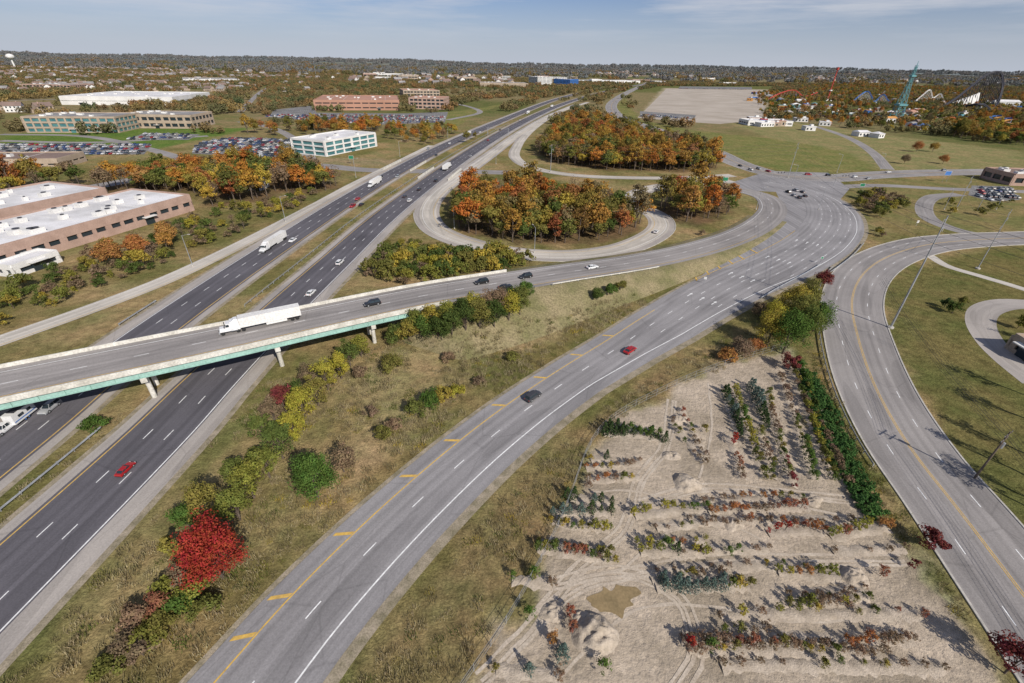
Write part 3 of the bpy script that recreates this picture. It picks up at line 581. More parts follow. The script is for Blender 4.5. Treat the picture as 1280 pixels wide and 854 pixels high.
def semi_mesh(name,cabm,boxm,L=16.0):
    mb=MB()
    x0=-10.2; mb.box(x0+L/2,0,2.65,L,2.58,2.85,1); mb.box(x0+L/2,0,4.09,L+.04,2.62,.05,1)
    for k in range(int(L/1.2)):
        for s in(-1,1): mb.box(x0+.4+k*1.2,s*1.295,2.65,.06,.03,2.7,1)
    mb.box(x0+L/2,0,1.12,L-1,1.0,.22,3); mb.box(x0+L*.42,-1.2,.8,5.5,.05,.7,1); mb.box(x0+L*.42,1.2,.8,5.5,.05,.7,1)
    cx=x0+L+.9
    mb.box(cx+.2,0,2.2,2.2,2.4,2.7,0,.94,.9); mb.box(cx+.0,0,3.72,1.7,2.1,.5,0,.5,.8,ox=-.3)
    mb.box(cx+2.0,0,2.0,1.5,2.3,2.2,0,.72,.88,ox=-.2); mb.box(cx+2.62,0,2.55,.12,2.0,.8,2,rz=0)
    for s in(-1,1): mb.box(cx+2.0,s*1.09,2.5,.8,.06,.7,2); mb.cyl((cx-.3,s*1.05,.95),(cx+1.4,s*1.05,.95),.33,.33,10,5); mb.cyl((cx-1,s*1.1,1.2),(cx-1,s*1.1,3.9),.09,.09,8,5); mb.box(cx+2.8,s*1.4,2.5,.15,.25,.6,3)
    mb.box(cx+3.4,0,1.35,1.7,1.9,1.1,0,.8,.8,ox=-.1); mb.box(cx+4.28,0,.75,.25,2.4,.5,5); mb.box(cx+1.6,0,.85,5.6,1.0,.3,3)
    for s in(-1,1): mb.box(cx+3.5,s*1.02,1.12,1.35,.42,.3,0,.7,1)
    wheels(mb,(x0+1.2,x0+2.5,cx-1.6,cx-.3,cx+3.5),1.28,.5,.5,4); return mb.mesh(name,[cabm,boxm,M_glass,M_dk,M_rub,M_steel])
MC={}; CS=.80
def car(kind,pm,a,b,line,rev=False,h=0,name=None,dz=.08):
    key=(kind,pm.name)
    if key not in MC: MC[key]=car_mesh(kind,pm)
    g=G(a,b,h); _,t=line.near(g[0],g[1]); ang=math.atan2(t[1],t[0])+(math.pi if rev else 0)
    o=bpy.data.objects.new(name or {'sedan':'car','suv':'suv','pickup':'pickup_truck'}[kind],MC[key]); o.location=(g[0],g[1],h+dz); o.rotation_euler=(0,0,ang); o.scale=(CS,)*3; return link(o)
SM=semi_mesh("semi_truck",P_wht,M_wht)
def semi(a,b,line,rev,h=0,dz=.08):
    g=G(a,b,h); _,t=line.near(g[0],g[1]); o=bpy.data.objects.new("semi_truck",SM); o.location=(g[0],g[1],h+dz); o.scale=(.75,)*3; o.rotation_euler=(0,0,math.atan2(t[1],t[0])+(math.pi if rev else 0)); link(o)
semi(330,407,fl,True,HB,.12)
car('suv',P_blk,466,382,fl,True,HB,dz=.12); car('suv',P_blk,602,355,fl,True,6.6,dz=.12); car('sedan',P_blk,632,361,fl,False,6.4,dz=.12); car('suv',P_blk,657,348,fl,True,5.9,dz=.12); car('sedan',P_wht,740,336,fl,False,4.4,dz=.12)
car('suv',P_gry,666,498,cr); car('sedan',P_red,787,440,cr)
o=car('sedan',P_red,158,589,nc,False); o.scale=(.64,)*3
car('sedan',P_wht,389,368,nc,False); car('suv',P_sil,64,512,fc,True); pk=car('pickup',P_wht,8,538,fc,True)
mb=MB(); mb.box(0,0,1.75,5.6,2.3,2.3,0,.94,.94); mb.box(0,0,2.97,3.2,1.6,.16,3); mb.box(3.3,0,.62,1.6,.12,.12,3)
for s in(-1,1): mb.box(.8,s*1.16,1.95,1.3,.05,.6,1); mb.box(-1.2,s*1.16,1.95,1.0,.05,.6,1); mb.box(0,s*1.17,1.15,5.3,.04,.2,4)
wheels(mb,(-.45,.45),1.14,.33,.22,2); g=G(29,524); _,t=fc.near(g[0],g[1]); o=mb.obj("camper_trailer",[P_wht,M_glass,M_rub,M_dk,M_blue],(g[0],g[1],.08),math.atan2(t[1],t[0])+math.pi); o.scale=(CS,)*3
semi(343,307,fc,True); car('sedan',P_wht,366,302,fc,True); car('pickup',P_red,441,259,fc,True); car('sedan',P_red,447,250,fc,True); car('sedan',P_blk,452,257,nc)
semi(469,231,fc,True); semi(559,211,nc,False); car('sedan',P_blk,524,238,nc); car('sedan',P_gry,506,247,nc); car('suv',P_wht,512,252,nc); car('suv',P_blk,545,227,nc); car('sedan',P_sil,588,196,nc); car('suv',P_wht,425,330,nc) ; car('sedan',P_blk,476,222,fc,True); car('suv',P_sil,535,187,fc,True); semi(585,170,fc,True); car('sedan',P_wht,600,166,fc,True); semi(660,142,fc,True); semi(690,134,nc,False); car('sedan',P_blk,625,163,nc); car('suv',P_wht,650,151,nc); car('sedan',P_blk,545,195,fc,True); car('suv',P_sil,497,222,fc,True); car('sedan',P_wht,562,180,fc,True); car('sedan',P_red,610,176,nc)
for k,(a,b) in enumerate([(985,241),(992,245),(999,248),(1006,246),(994,239),(1003,241)]): car('sedan' if k%2 else 'suv',[P_blk,P_sil,P_gry][k%3],a,b,cr)
for k,(a,b) in enumerate([(925,208),(938,213),(948,212),(960,215),(1035,220),(1068,222),(1085,224),(1010,219),(880,186),(1110,216),(1180,214),(825,163),(770,141)]): car('suv' if k%3 else 'sedan',[P_blk,P_wht,P_sil,P_red][k%4],a,b,ar)
car('sedan',P_wht,820,291,lp)
pc=car_mesh('sedan',P_mix); ps=car_mesh('suv',P_mix); M_lot=surf("car_park_asphalt",(.21,.205,.20),(.14,.135,.13),.05,.9)
def lot(px,ang_from,occ=.75,row=7.5,z=.02,cars=True,maxn=420):
    sheet("car_park",px,M_lot,z); P=PW(px); EXCL.append(P[:,:2]); a=G(*ang_from[0]);b=G(*ang_from[1]); t=(b-a)[:2]; t/=np.linalg.norm(t); n=np.array([-t[1],t[0]])
    c=P[:,:2]; u=c@t; v=c@n; k=0; mk=MB()
    for vi,vv in enumerate(np.arange(v.min()+3,v.max()-3,row)):
        for uu in np.arange(u.min()+3,u.max()-3,2.4):
            q=t*uu+n*vv
            if not inside(np.array([q[0]]),np.array([q[1]]),P)[0]: continue
            e=q+t*1.2; mk.box(e[0],e[1],z+.012,.1,4.2,.01,0,rz=math.atan2(t[1],t[0]))
            if k<maxn and random.random()<occ*(.4+1.1*float(vn(q[0],q[1],18,77))):
                o=bpy.data.objects.new("parked_car",pc if random.random()<.5 else ps); o.location=(q[0],q[1],z); o.scale=(.86,)*3; o.rotation_euler=(0,0,math.atan2(n[1],n[0])+(math.pi if random.random()<.5 else 0)); link(o); k+=1
    mk.obj("parking_bay_lines",[M_white])
lot([(250,178),(300,172),(372,176),(374,194),(330,197),(240,192)],((250,190),(370,194)),.95)
lot([(345,137),(390,132),(396,141),(500,142),(560,140),(556,153),(470,156),(380,150),(330,146)],((390,145),(540,146)),.8,12)
lot([(0,181),(190,181),(180,193),(0,194)],((0,188),(180,188)),.7,10,maxn=160)
lot([(180,166),(250,168),(235,175),(160,175)],((180,170),(240,171)),.6,10,maxn=60)
lot([(1215,232),(1262,233),(1275,250),(1240,252),(1210,244)],((1215,240),(1270,242)),.7)
lot([(800,139),(870,144),(868,149),(800,146)],((800,142),(868,146)),.9,9,z=.03,maxn=60)
lot([(850,108),(940,109),(940,112),(848,111)],((850,110),(940,111)),.4,25,z=.03,maxn=60)
# ------------------------------------------------------------------ vegetation masses
T_a=[tree_mesh("autumn_tree",i,13+i%3*2,4.6,3,34,1500,.75,L_aut,lobe=.25,cs=(.13,.27)) for i in range(4)]
T_h=[tree_mesh("orange_tree",10+i,12+i%3*2,4.5,3,34,1400,.75,L_hot,lobe=.25,cs=(.13,.27)) for i in range(2)]
T_g=[tree_mesh("green_tree",20+i,11,4.1,2,30,1300,.7,L_grn,lobe=.25,cs=(.13,.27)) for i in range(3)]
T_b=[tree_mesh("bare_tree",26+i,11,3.8,2.5,26,420,.55,L_brn,lobe=.25,cs=(.16,.34)) for i in range(2)]
S_g=[tree_mesh("shrub",40+i,3.6,2.0,.2,20,900,.36,L_grn,False,lobe=.25) for i in range(3)]
S_b=[tree_mesh("brown_shrub",50+i,3.0,1.9,.2,18,700,.34,L_brn,False,lobe=.25) for i in range(2)]
S_y=[tree_mesh("yellow_shrub",55+i,3.4,1.9,.2,18,800,.34,L_yel,False,lobe=.25) for i in range(2)]
def clump(seed,lm):
    r=np.random.default_rng(seed); V=[];n=0
    for k in range(7):
        cx,cy=r.uniform(-13,13,2); hh=r.uniform(9,15); m=70; d=r.normal(size=(m,3)); d/=np.linalg.norm(d,axis=1)[:,None]; c=d*np.array([4.8,4.8,hh*.42])*r.uniform(.6,1.05,(m,1))+np.array([cx,cy,hh*.55])
        nr=d+r.normal(size=(m,3))*.5; nr/=np.linalg.norm(nr,axis=1)[:,None]; t=np.cross(nr,r.normal(size=(m,3))); t/=np.linalg.norm(t,axis=1)[:,None]; bt=np.cross(nr,t); s=2.1
        V.append(np.stack([c-t*s*.5,c-bt*s*.5,c+t*s*.5,c+bt*s*.5],1).reshape(-1,3)); n+=m
    mb=MB(); mb.add(np.vstack(V).tolist(),np.arange(4*n).reshape(-1,4).tolist(),0); return mb.mesh("tree_clump",[lm])
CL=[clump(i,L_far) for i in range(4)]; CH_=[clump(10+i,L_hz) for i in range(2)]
for wi,px in enumerate(WOODS):
    p=grid(px,5.4,clear=3.5); k=rng.random(len(p)); hot=.12 if wi<3 else .34
    split("autumn_woodland",T_h,p[k<hot],.65,1.1); split("autumn_woodland",T_a,p[(k>=hot)&(k<.6)],.65,1.1); split("autumn_woodland",T_g,p[(k>=.6)&(k<.87)],.7,1.15); split("autumn_woodland",T_b,p[k>=.87],.8,1.1)
p=grid([(465,352),(505,358),(560,347),(690,331),(680,320),(600,322),(540,314),(480,326),(455,345)],4.0,clear=3); k=rng.random(len(p)); split("shrub_thicket",S_g,p[k<.6],1,1.9); split("shrub_thicket",S_y,p[k>.78],.9,1.6); split("shrub_thicket",S_b,p[(k>.6)&(k<.78)],.9,1.5)
p=grid([(0,408),(200,335),(330,280),(430,238),(395,238),(262,264),(170,298),(60,340),(0,362)],4.6,clear=3,prob=lambda x,y: np.clip(vn(x,y,16,91)*1.6-.15,.15,.95)); k=rng.random(len(p)); split("shrub_thicket",S_g,p[k<.4],.5,1.5); split("shrub_thicket",S_b,p[(k>.4)&(k<.8)],.5,1.3); split("shrub_thicket",S_y,p[k>.8],.5,1.3)
p=grid([(0,395),(0,365),(70,345),(130,330),(90,360)],6,clear=3,prob=.7); split("roadside_trees",T_g,p,.35,.6)
p=grid([(150,318),(215,300),(330,262),(330,278),(200,334),(120,348)],8,clear=3,prob=.6); split("roadside_trees",T_g+T_b+T_h,p,.35,.65)
p=grid([(470,160),(560,163),(600,175),(560,185),(480,178)],8,prob=.5); split("autumn_woodland",T_a+T_h,p,.5,.8)
p=grid([(310,160),(480,158),(470,170),(380,172),(310,168)],9,prob=.6); split("autumn_woodland",T_a+T_h,p,.7,1.0)
p=grid([(1075,245),(1120,243),(1130,262),(1095,272),(1070,262)],4,prob=.7,clear=3); split("shrub_thicket",S_b+S_g,p,1,1.8)
p=grid([(1180,160),(1280,150),(1280,185),(1180,172)],10,prob=.8); split("autumn_woodland",T_a+T_g,p,.8,1.1)
p=grid([(955,262),(940,285),(900,300),(860,300),(905,280)],5,prob=.35,clear=3); split("shrub_thicket",S_b,p,.5,1)
p=grid([(1120,300),(1070,315),(1040,350),(1030,390),(1000,400),(1040,335),(1075,300),(1100,285)],4,prob=.45,clear=3); split("shrub_thicket",S_b+S_g,p,.5,1.2)
p=grid([(500,300),(540,310),(470,340),(455,320)],4,prob=.5,clear=3); split("shrub_thicket",S_b+S_g,p,.4,1.0)
p=grid([(1100,240),(1280,248),(1280,290),(1180,275),(1140,250)],9,prob=.3,clear=3); split("shrub_thicket",S_b+S_g,p,.5,1.3)
fieldx=[PW([(780,118),(800,150),(930,170),(1110,215),(1280,213),(1280,190),(1180,172),(1060,160),(955,150),(968,108),(825,108)]),PW([(380,190),(510,205),(600,160),(660,120),(600,125),(560,140)])]
park=PW([(950,150),(940,118),(1050,104),(1280,118),(1280,165),(1120,165),(1040,158)])
EXCL+= [e[:,:2] for e in fieldx]
sector=np.array([[-700,330],[-2400,1100],[-3500,2600],[3600,2600],[2600,1000],[1500,620],[700,420],[200,560],[-50,480],[-300,430]])
p=grid(sector,18,True,clear=10,prob=lambda x,y: np.where(vn(x,y,170,31)*.6+vn(x,y,60,32)*.4>.47,.9,.2)*np.where(inside(x,y,park),.35,1))
split("distant_woodland",CL,p,.45,.85)
sec2=np.array([[-3500,2600],[-7500,6500],[7500,6500],[3600,2600]])
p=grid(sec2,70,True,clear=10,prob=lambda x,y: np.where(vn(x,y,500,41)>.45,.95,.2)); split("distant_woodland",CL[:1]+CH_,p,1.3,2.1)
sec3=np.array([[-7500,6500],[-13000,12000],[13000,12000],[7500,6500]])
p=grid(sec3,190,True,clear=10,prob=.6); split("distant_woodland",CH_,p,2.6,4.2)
hm=[]
for k,(w,rf) in enumerate(((M_wht,M_roofb),(M_tan,M_roofg),(M_brick,M_roofg),(M_tan,M_roofb))):
    mb=MB(); mb.box(0,0,2.8,13,9,5.6,0); mb.add([(-7,-5,5.5),(7,-5,5.5),(7,0,8.8),(-7,0,8.8),(-7,5,5.5),(7,5,5.5)],[(0,1,2,3),(3,2,5,4)],1); mb.add([(-6.5,-4.5,5.6),(-6.5,4.5,5.6),(-6.5,0,8.6)],[(0,1,2)],0); mb.add([(6.5,-4.5,5.6),(6.5,4.5,5.6),(6.5,0,8.6)],[(0,2,1)],0)
    mb.box(8.6,1,1.6,5,6,3.2,0); mb.box(8.6,1,3.5,5.4,6.4,.6,1,.6,.2); mb.box(3,1,8.6,.9,.9,1.6,2)
    for xx in(-4.5,-1.5,1.5,4.5):
        for zz_ in(1.5,4.3):
            for yy in(-4.52,4.52): mb.box(xx,yy,zz_,1.2,.1,1.4,3)
    hm.append(mb.mesh("house",[w,rf,M_brick,M_glass]))
p=grid([(0,86),(0,116),(120,117),(420,114),(430,92),(200,88)],32,prob=lambda x,y: np.clip((vn(x,y,150,71)-.35)*1.4,.04,.5),clear=12); split("suburban_houses",hm,p,.9,1.3)
p=grid([(0,88),(0,112),(420,112),(430,93)],24,prob=.45,clear=12); split("suburban_trees",CL,p,.35,.6)
p=grid([(0,136),(60,137),(60,142),(0,143)],26,prob=.6,clear=12); split("suburban_houses",hm,p,.9,1.2)
p=grid([(440,110),(640,108),(640,96),(440,94)],55,prob=.3,clear=15); split("suburban_houses",hm,p,1.2,2.0)
p=grid([(700,96),(1280,110),(1280,103),(700,90)],70,prob=.3,clear=15); split("suburban_houses",hm,p,1.2,2.2)
# ------------------------------------------------------------------ individual trees
def tr(name,lm,a,b,H,R,seed=None,cb=.12,kind='round',n=None,leaf=.28,off=None):
    seed=seed if seed is not None else random.randint(0,9999); g=GH(a,b) if off is None else np.array([off[0],off[1],0])
    n=n or int(min(9000,max(1200,R*R*480)))
    o=bpy.data.objects.new(name,tree_mesh(name,seed,H,R,H*cb,max(18,int(n/90)),n,leaf,lm,True,kind)); o.location=g; o.rotation_euler=(0,0,random.random()*6); link(o)
tr("red_maple_tree",L_red,280,722,11.0,3.4,11,.06,n=11000,leaf=.25); tr("green_tree",L_green,398,622,9.2,3.2,12,.04,n=9500,leaf=.25)
tr("brown_tree",L_brn,430,590,5.5,2.5,13,n=1800); tr("green_tree",L_grn,262,652,7.8,2.7,14,.04); tr("green_tree",L_green,238,662,5.5,2.0,15,.04)
for (a,b,H,R,l) in [(300,650,7.5,2.4,L_yel),(318,622,8.4,2.5,L_yel),(298,600,5,2.0,L_grn),(338,598,7.4,2.3,L_yel),(354,573,8.4,2.6,L_grn),(334,553,7,2.2,L_grn),(370,552,7.4,2.4,L_yel),(382,527,8.4,2.6,L_yel),(358,518,7.5,2.4,L_dred),(398,507,7.5,2.4,L_grn),(410,487,7.5,2.4,L_yel),(427,474,7,2.3,L_yel),(390,482,6,2.2,L_brn),(438,458,7,2.4,L_grn),(452,446,6,2.3,L_yel),(325,580,4,1.9,L_grn),(345,528,6,2.2,L_brn),(372,500,5,2.1,L_grn)]: tr("yellow_green_tree",l,a,b,H,R,None,.03)
for (a,b,H,R,l) in [(248,748,4,2.2,L_yel),(228,765,3.5,2.1,L_green),(205,788,3,2.1,L_grn),(232,733,4,1.9,L_brn),(215,745,3.4,2.0,L_yel),(190,803,2.6,2.0,L_grn),(262,765,2.6,1.7,L_grn),(175,773,2.6,1.9,L_brn),(222,695,4,1.8,L_grn),(160,815,2.4,1.9,L_brn),(205,765,3.5,1.7,L_rr),(245,712,3.6,1.8,L_grn),(140,835,2,1.8,L_grn),(180,820,2.5,1.6,L_brn)]: tr("hedgerow_shrub",l,a,b,H,R,None,.02)
tr("round_bush",L_grn,490,462,3.8,2.6,31,.0); 
for (a,b,H,R,l) in [(520,520,3.6,2.0,L_grn),(538,508,4,2.2,L_green),(555,500,3.4,2.0,L_grn),(572,496,3,1.8,L_yel),(480,547,2.6,1.8,L_grn),(492,537,2.4,1.7,L_brn),(120,535,2.4,2.1,L_green),(448,472,3,1.9,L_brn),(746,376,3.6,2.2,L_grn),(762,370,3.4,2.1,L_green),(775,364,3,1.9,L_grn),(465,520,1.8,1.6,L_brn),(600,480,1.8,1.5,L_brn),(640,450,2,1.7,L_grn),(560,450,2,1.8,L_brn)]: tr("bush",l,a,b,H,R,None,.0)
for (a,b,H,R,l) in [(497,428,5,2.6,L_grn),(512,426,5.5,2.6,L_grn),(530,422,6,2.8,L_green),(548,424,6,2.9,L_grn),(565,420,7,3.0,L_grn),(582,414,8,3.2,L_grn),(600,410,8,3.3,L_grn),(618,410,8,3.2,L_grn),(636,402,8.5,3.2,L_yel),(650,394,8,3.0,L_grn),(624,394,8,3.0,L_brn),(592,398,7,2.9,L_yel),(655,380,7,2.6,L_green),(560,404,6,2.6,L_yel),(540,408,5.5,2.5,L_grn),(608,398,7,2.6,L_brn),(575,402,6,2.5,L_grn),(520,410,5,2.4,L_yel),(640,384,6,2.4,L_grn)]: tr("embankment_tree",l,a,b,H,R,None,.03)
for (a,b,H,R,l) in [(958,434,10,3.7,L_grn),(978,442,12,4.4,L_green),(1003,427,10,3.8,L_grn),(1016,414,9,3.5,L_green),(985,402,11,4.0,L_grn),(1004,389,9.5,3.6,L_grn),(962,410,8,3.2,L_yel),(994,412,11,3.8,L_grn)]: tr("roadside_tree",l,a,b,H,R,None,.04)
for (a,b,H,R,l) in [(1028,357,5,2.8,L_dred),(925,444,4,2.7,L_brn),(908,450,3,2.3,L_org),(940,440,3.8,2.3,L_org),(985,462,4,2.1,L_dred),(948,395,4,2.5,L_brn),(1160,687,3.8,2.0,L_dred),(1256,842,5.5,2.3,L_dred),(1190,392,3.6,1.9,L_grn),(1180,385,3,1.5,L_con),(1200,382,3,1.6,L_grn),(1272,410,4,1.9,L_grn),(1145,190,9,4.2,L_org),(1130,205,7,3.4,L_brn),(1178,205,7,3.4,L_org),(1165,190,8,3.8,L_aut),(870,210,9,3.4,L_org)]: tr("tree",l,a,b,H,R,None,.1)
for (a,b) in [(212,305),(140,330),(175,322)]: tr("orange_tree",L_org,a,b,8,3.6,None,.1,leaf=.45)
for (a,b,H) in [(1298,500,12),(1310,535,12),(1300,575,11),(1315,610,13),(1340,650,12),(1330,440,10),(1296,640,10)]: tr("street_tree",L_brn,a,b,H,2.4,None,.25,n=900)
# ------------------------------------------------------------------ nursery
N_={ 'g':tree_mesh("green_shrub",70,1.5,.62,.1,16,420,.15,L_grn,False),'y':tree_mesh("yellow_shrub",71,1.9,.62,.15,16,420,.15,L_yel,True),'r':tree_mesh("red_shrub",72,1.8,.6,.15,16,360,.15,L_rr,True),
 'o':tree_mesh("orange_shrub",73,1.9,.68,.15,16,380,.15,L_org,True),'b':tree_mesh("blue_spruce",74,2.1,.72,.08,80,620,.16,L_blue,True,'cone'),'c':tree_mesh("dark_conifer",75,2.0,.68,.08,80,620,.16,L_con,True,'cone'),
 'n':tree_mesh("brown_shrub",76,1.4,.72,.1,16,300,.15,L_brn,False),'v':tree_mesh("vivid_green_shrub",77,1.9,.68,.1,16,460,.15,L_green,False),'d':tree_mesh("dark_red_shrub",78,1.6,.66,.1,16,320,.15,L_dred,False),'R':tree_mesh("red_sapling",79,2.1,.55,.3,14,320,.15,L_red,True)}
rows=[((793,645),(880,636),'yyyv',1.2,1),((885,640),(1010,634),'oonr',1.2,1),((960,668),(1030,664),'Rro',1.2,1),((1038,672),(1110,660),'yyo',1.2,1),((672,686),(768,702),'grng',1.0,1),((676,680),(765,690),'gvg',1.0,.8),
((800,690),(880,692),'yvcy',1.1,1.1),((690,652),(762,662),'gvgy',1.0,1),((690,642),(762,640),'bbc',1.2,1),((708,622),(762,628),'cbc',1.2,1),((735,600),(800,598),'nong',1.2,1),((732,585),(800,578),'ogn',1.2,1),((738,575),(760,572),'gc',1.2,1),
((755,543),(828,546),'ccv',1.0,1.1),((762,536),(830,552),'cvc',1.1,1.1),((820,736),(935,732),'bbg',1.2,1.2),((815,728),(900,716),'bgn',1.3,1),((972,716),(1050,724),'yoy',1.1,1.1),((985,756),(1085,748),'gnyg',1.1,1.1),((850,800),(1140,798),'nrgnon',1.1,1.1),((860,812),(1100,818),'ngnngn',1.4,1.0),((905,790),(960,788),'gn',1.2,1),
((838,524),(880,580),'ngn',1.2,.9),((850,510),(880,570),'rgn',1.4,.9),((905,490),(925,545),'cbc',1.2,1.1),((912,545),(928,600),'Rrn',1.2,1),((918,490),(955,600),'yvyg',1.0,1.1),((936,484),(960,540),'bbc',1.3,1.3),((948,540),(965,600),'gng',1.1,1.1),((960,492),(990,610),'gngd',1.1,1.1),((975,470),(1015,600),'nngv',1.0,1.1),((990,462),(1040,600),'gnyg',1.1,1.1),((1000,455),(1060,610),'vgn',1.1,1.1),
((820,660),(905,652),'ngn',1.6,.7),((860,648),(960,650),'nnn',1.5,.8),((940,650),(1060,650),'onn',1.8,.8),((1040,690),(1130,686),'nrn',2.0,.8),((855,690),(960,686),'nvn',1.8,.8),((640,725),(690,730),'vyn',1.6,1),((820,712),(1000,706),'nng',2.2,.7),((620,838),(700,845),'gbn',2.2,1.0),((900,770),(1120,768),'nyg',2.2,.8),((795,680),(880,676),'yoy',1.4,.9),((880,628),(1000,622),'nog',1.5,.9),((985,745),(1080,738),'ngn',1.6,.9),((900,830),(1180,836),'ngn',2.2,.9),((1060,760),(1150,770),'ngr',2.0,.9)]
for (p0,p1,spc,sp,scl) in rows:
    A=G(*p0)[:2];B_=G(*p1)[:2]; d=np.linalg.norm(B_-A); n=max(2,int(d/sp*1.12)); tt=np.linspace(0,1,n); bow=np.sin(tt*math.pi)*rng.uniform(-.6,.6); nn_=np.array([-(B_-A)[1],(B_-A)[0]])/d; P=A+(B_-A)*tt[:,None]+nn_*bow[:,None]+rng.normal(size=(n,2))*.15
    P=P[rng.random(n)<.93]; seg=np.minimum((np.linspace(0,.999,len(P))*len(spc)+rng.normal(size=len(P))*.3).astype(int).clip(0,len(spc)-1),len(spc)-1)
    for ch in set(spc):
        idx=[i for i in range(len(P)) if spc[seg[i]]==ch]
        if idx: mass("nursery_shrub_row",N_[ch],P[idx],.6*scl*1.1,1.2*scl*1.1)
for (a,b,k) in [(755,838,'v'),(662,772,'v'),(715,788,'r'),(703,820,'b'),(690,805,'o'),(668,722,'v'),(712,770,'r'),(1100,720,'r'),(1140,712,'d'),(1055,668,'r'),(880,540,'g'),(735,610,'n'),(860,810,'R'),(888,812,'v')]:
    g=G(a,b); o=bpy.data.objects.new("nursery_sapling",N_[k]); o.location=(g[0],g[1],0); o.scale=(1.25,)*3; link(o)
M_dirt=surf("bare_soil",(.46,.39,.31),(.34,.285,.22),.7,1,fine=3,bmp=1)
def mound(a,b,r,h,sd):
    g=G(a,b); n=30; mb=MB(); V=[];F=[]
    for i in range(n+1):
        for j in range(n+1):
            u=(i/n-.5)*2.6;v=(j/n-.5)*2.6; q=math.hypot(u,v)*(1+.5*(float(vn(u+sd,v,.7,sd))-.5)); z=max(0,(1-q*q))*h*(.3+.7*float(vn(u+sd,v,.35,sd))+.5*float(vn(u+sd,v,.15,sd)))-.05; V.append((g[0]+u*r,g[1]+v*r*.8,z))
    for i in range(n):
        for j in range(n): F.append((i*(n+1)+j,(i+1)*(n+1)+j,(i+1)*(n+1)+j+1,i*(n+1)+j+1))
    mb.add(V,F,0,True); mb.obj("soil_mound",[M_dirt])
for k,(a,b,r,h) in enumerate([(742,792,2.8,1.6),(858,604,2.4,1.0),(1068,722,1.8,1.0),(848,525,2.0,.8),(915,655,1.6,.6),(840,570,1.6,.6),(1015,625,1.6,.6),(790,640,1.3,.5),(690,765,1.6,.5),(728,775,1.4,.6)]): mound(a,b,r,h,k+1)
for (p0,p1,_,_,_) in rows:
    A=G(*p0);B_=G(*p1); d=B_-A; L=np.linalg.norm(d); n=int(L/.6)+2; mb=MB(); t=d/L; nn=np.array([-t[1],t[0],0]); V=[];F=[]
    for i in range(n):
        c=A+d*i/(n-1)
        for k,(o,z) in enumerate(((-.9,-.03),(-.35,.16),(.35,.18),(.9,-.03))): V.append(c+nn*(o+.2*random.gauss(0,1)*(k in(0,3)))+np.array([0,0,z*random.uniform(.2,1.7)]))
    for i in range(n-1):
        for k in range(3): F.append((i*4+k,(i+1)*4+k,(i+1)*4+k+1,i*4+k+1))
    mb.add(V,F,0,True); mb.obj("soil_ridge",[M_dirt])
p=grid([(998,452),(1015,470),(1035,500),(1055,545),(1080,600),(1110,650),(1085,650),(1055,605),(1028,560),(1005,500)],.9,clear=.8); vm=tree_mesh("vine",90,.9,.8,.0,10,140,.26,L_vine,False); mass("vine_bank",vm,p,.7,1.5)
fn=Line([(585,850),(640,768),(700,655),(750,540),(830,490),(900,460),(985,434)],step=2,ext0=20); mb=MB()
for s in np.arange(0,fn.S[-1],3): q=fn.at(s); mb.cyl((q[0],q[1],0),(q[0],q[1],1.7),.04,.04,6,0)
for z in(.3,1.0,1.65): sweep(mb,fn,[(-.015,z),(.015,z),(.015,z+.03),(-.015,z+.03)],0,0,fn.S[-1])
mb.obj("wire_fence",[M_steel])
# ------------------------------------------------------------------ weeds
W=[weed_mesh("weed_tuft",i,L_weed,.8,46,1.0,.05) for i in range(3)]; W2=weed_mesh("green_tuft",9,L_grn,.5,46,1.0,.05)
md=[(60,800),(225,600),(330,480),(420,435),(560,420),(700,400),(840,352),(800,385),(700,445),(600,510),(500,600),(400,690),(300,790),(220,870),(-40,900)]
p=grid(md,1.3,clear=1.2,prob=lambda x,y: np.clip((vn(x,y,14,51)*.6+vn(x,y,5,52)*.4-.26)*3,.08,.9)); k=rng.random(len(p)); split("meadow_weeds",W,p[k<.84],.4,1.1); mass("meadow_weeds",W2,p[k>=.84],.5,1.2)
p=grid([(640,610),(760,505),(900,425),(960,400),(985,430),(830,488),(745,545),(700,650),(585,835),(560,900),(430,870)],1.2,clear=1.7,prob=lambda x,y: np.clip((vn(x,y,9,53)-.25)*2,.08,.85)); k=rng.random(len(p)); split("verge_weeds",W,p[k<.85],.4,.95); mass("verge_weeds",W2,p[k>=.85],.5,1)
p=grid([(1010,440),(1035,440),(1060,520),(1110,600),(1230,780),(1200,780),(1110,655),(1060,560)],1.2,clear=.8,prob=.7); split("verge_weeds",W[:1]+[W2],p,.5,1)
p=grid([(0,655),(0,630),(210,462),(330,378),(450,278),(450,284),(330,392),(215,478)],1.5,clear=.8,prob=.5); split("median_weeds",W,p,.35,.7)
# ------------------------------------------------------------------ poles, wires, lamps, signs
def wire(mb,a,b,sag,r=.05,mi=0,n=14):
    a=np.array(a,float);b=np.array(b,float); pts=[tuple(a+(b-a)*t-np.array([0,0,sag*4*t*(1-t)])) for t in np.linspace(0,1,n)]; mb.tube(pts,r,4,mi)
def tpole(a,b,H,ang=.6,r=.30):
    g=G(a,b); mb=MB(); mb.cyl((0,0,-.2),(0,0,H),r,r*.45,14,0); mb.cyl((0,0,0),(0,0,.4),.7,.7,14,1); tips=[]
    for k,z in enumerate((H-1,H-3.2,H-5.4)):
        s=1 if k%2 else -1; c,d=math.cos(ang)*s*1.5,math.sin(ang)*s*1.5; mb.cyl((0,0,z),(c,d,z+.3),.08,.05,6,0); mb.cyl((c,d,z+.3),(c,d,z-.7),.07,.07,6,1); tips.append((g[0]+c,g[1]+d,z-.7))
    tips.append((g[0],g[1],H)); mb.obj("steel_transmission_pole",[M_steel,M_con],(g[0],g[1],0)); return tips
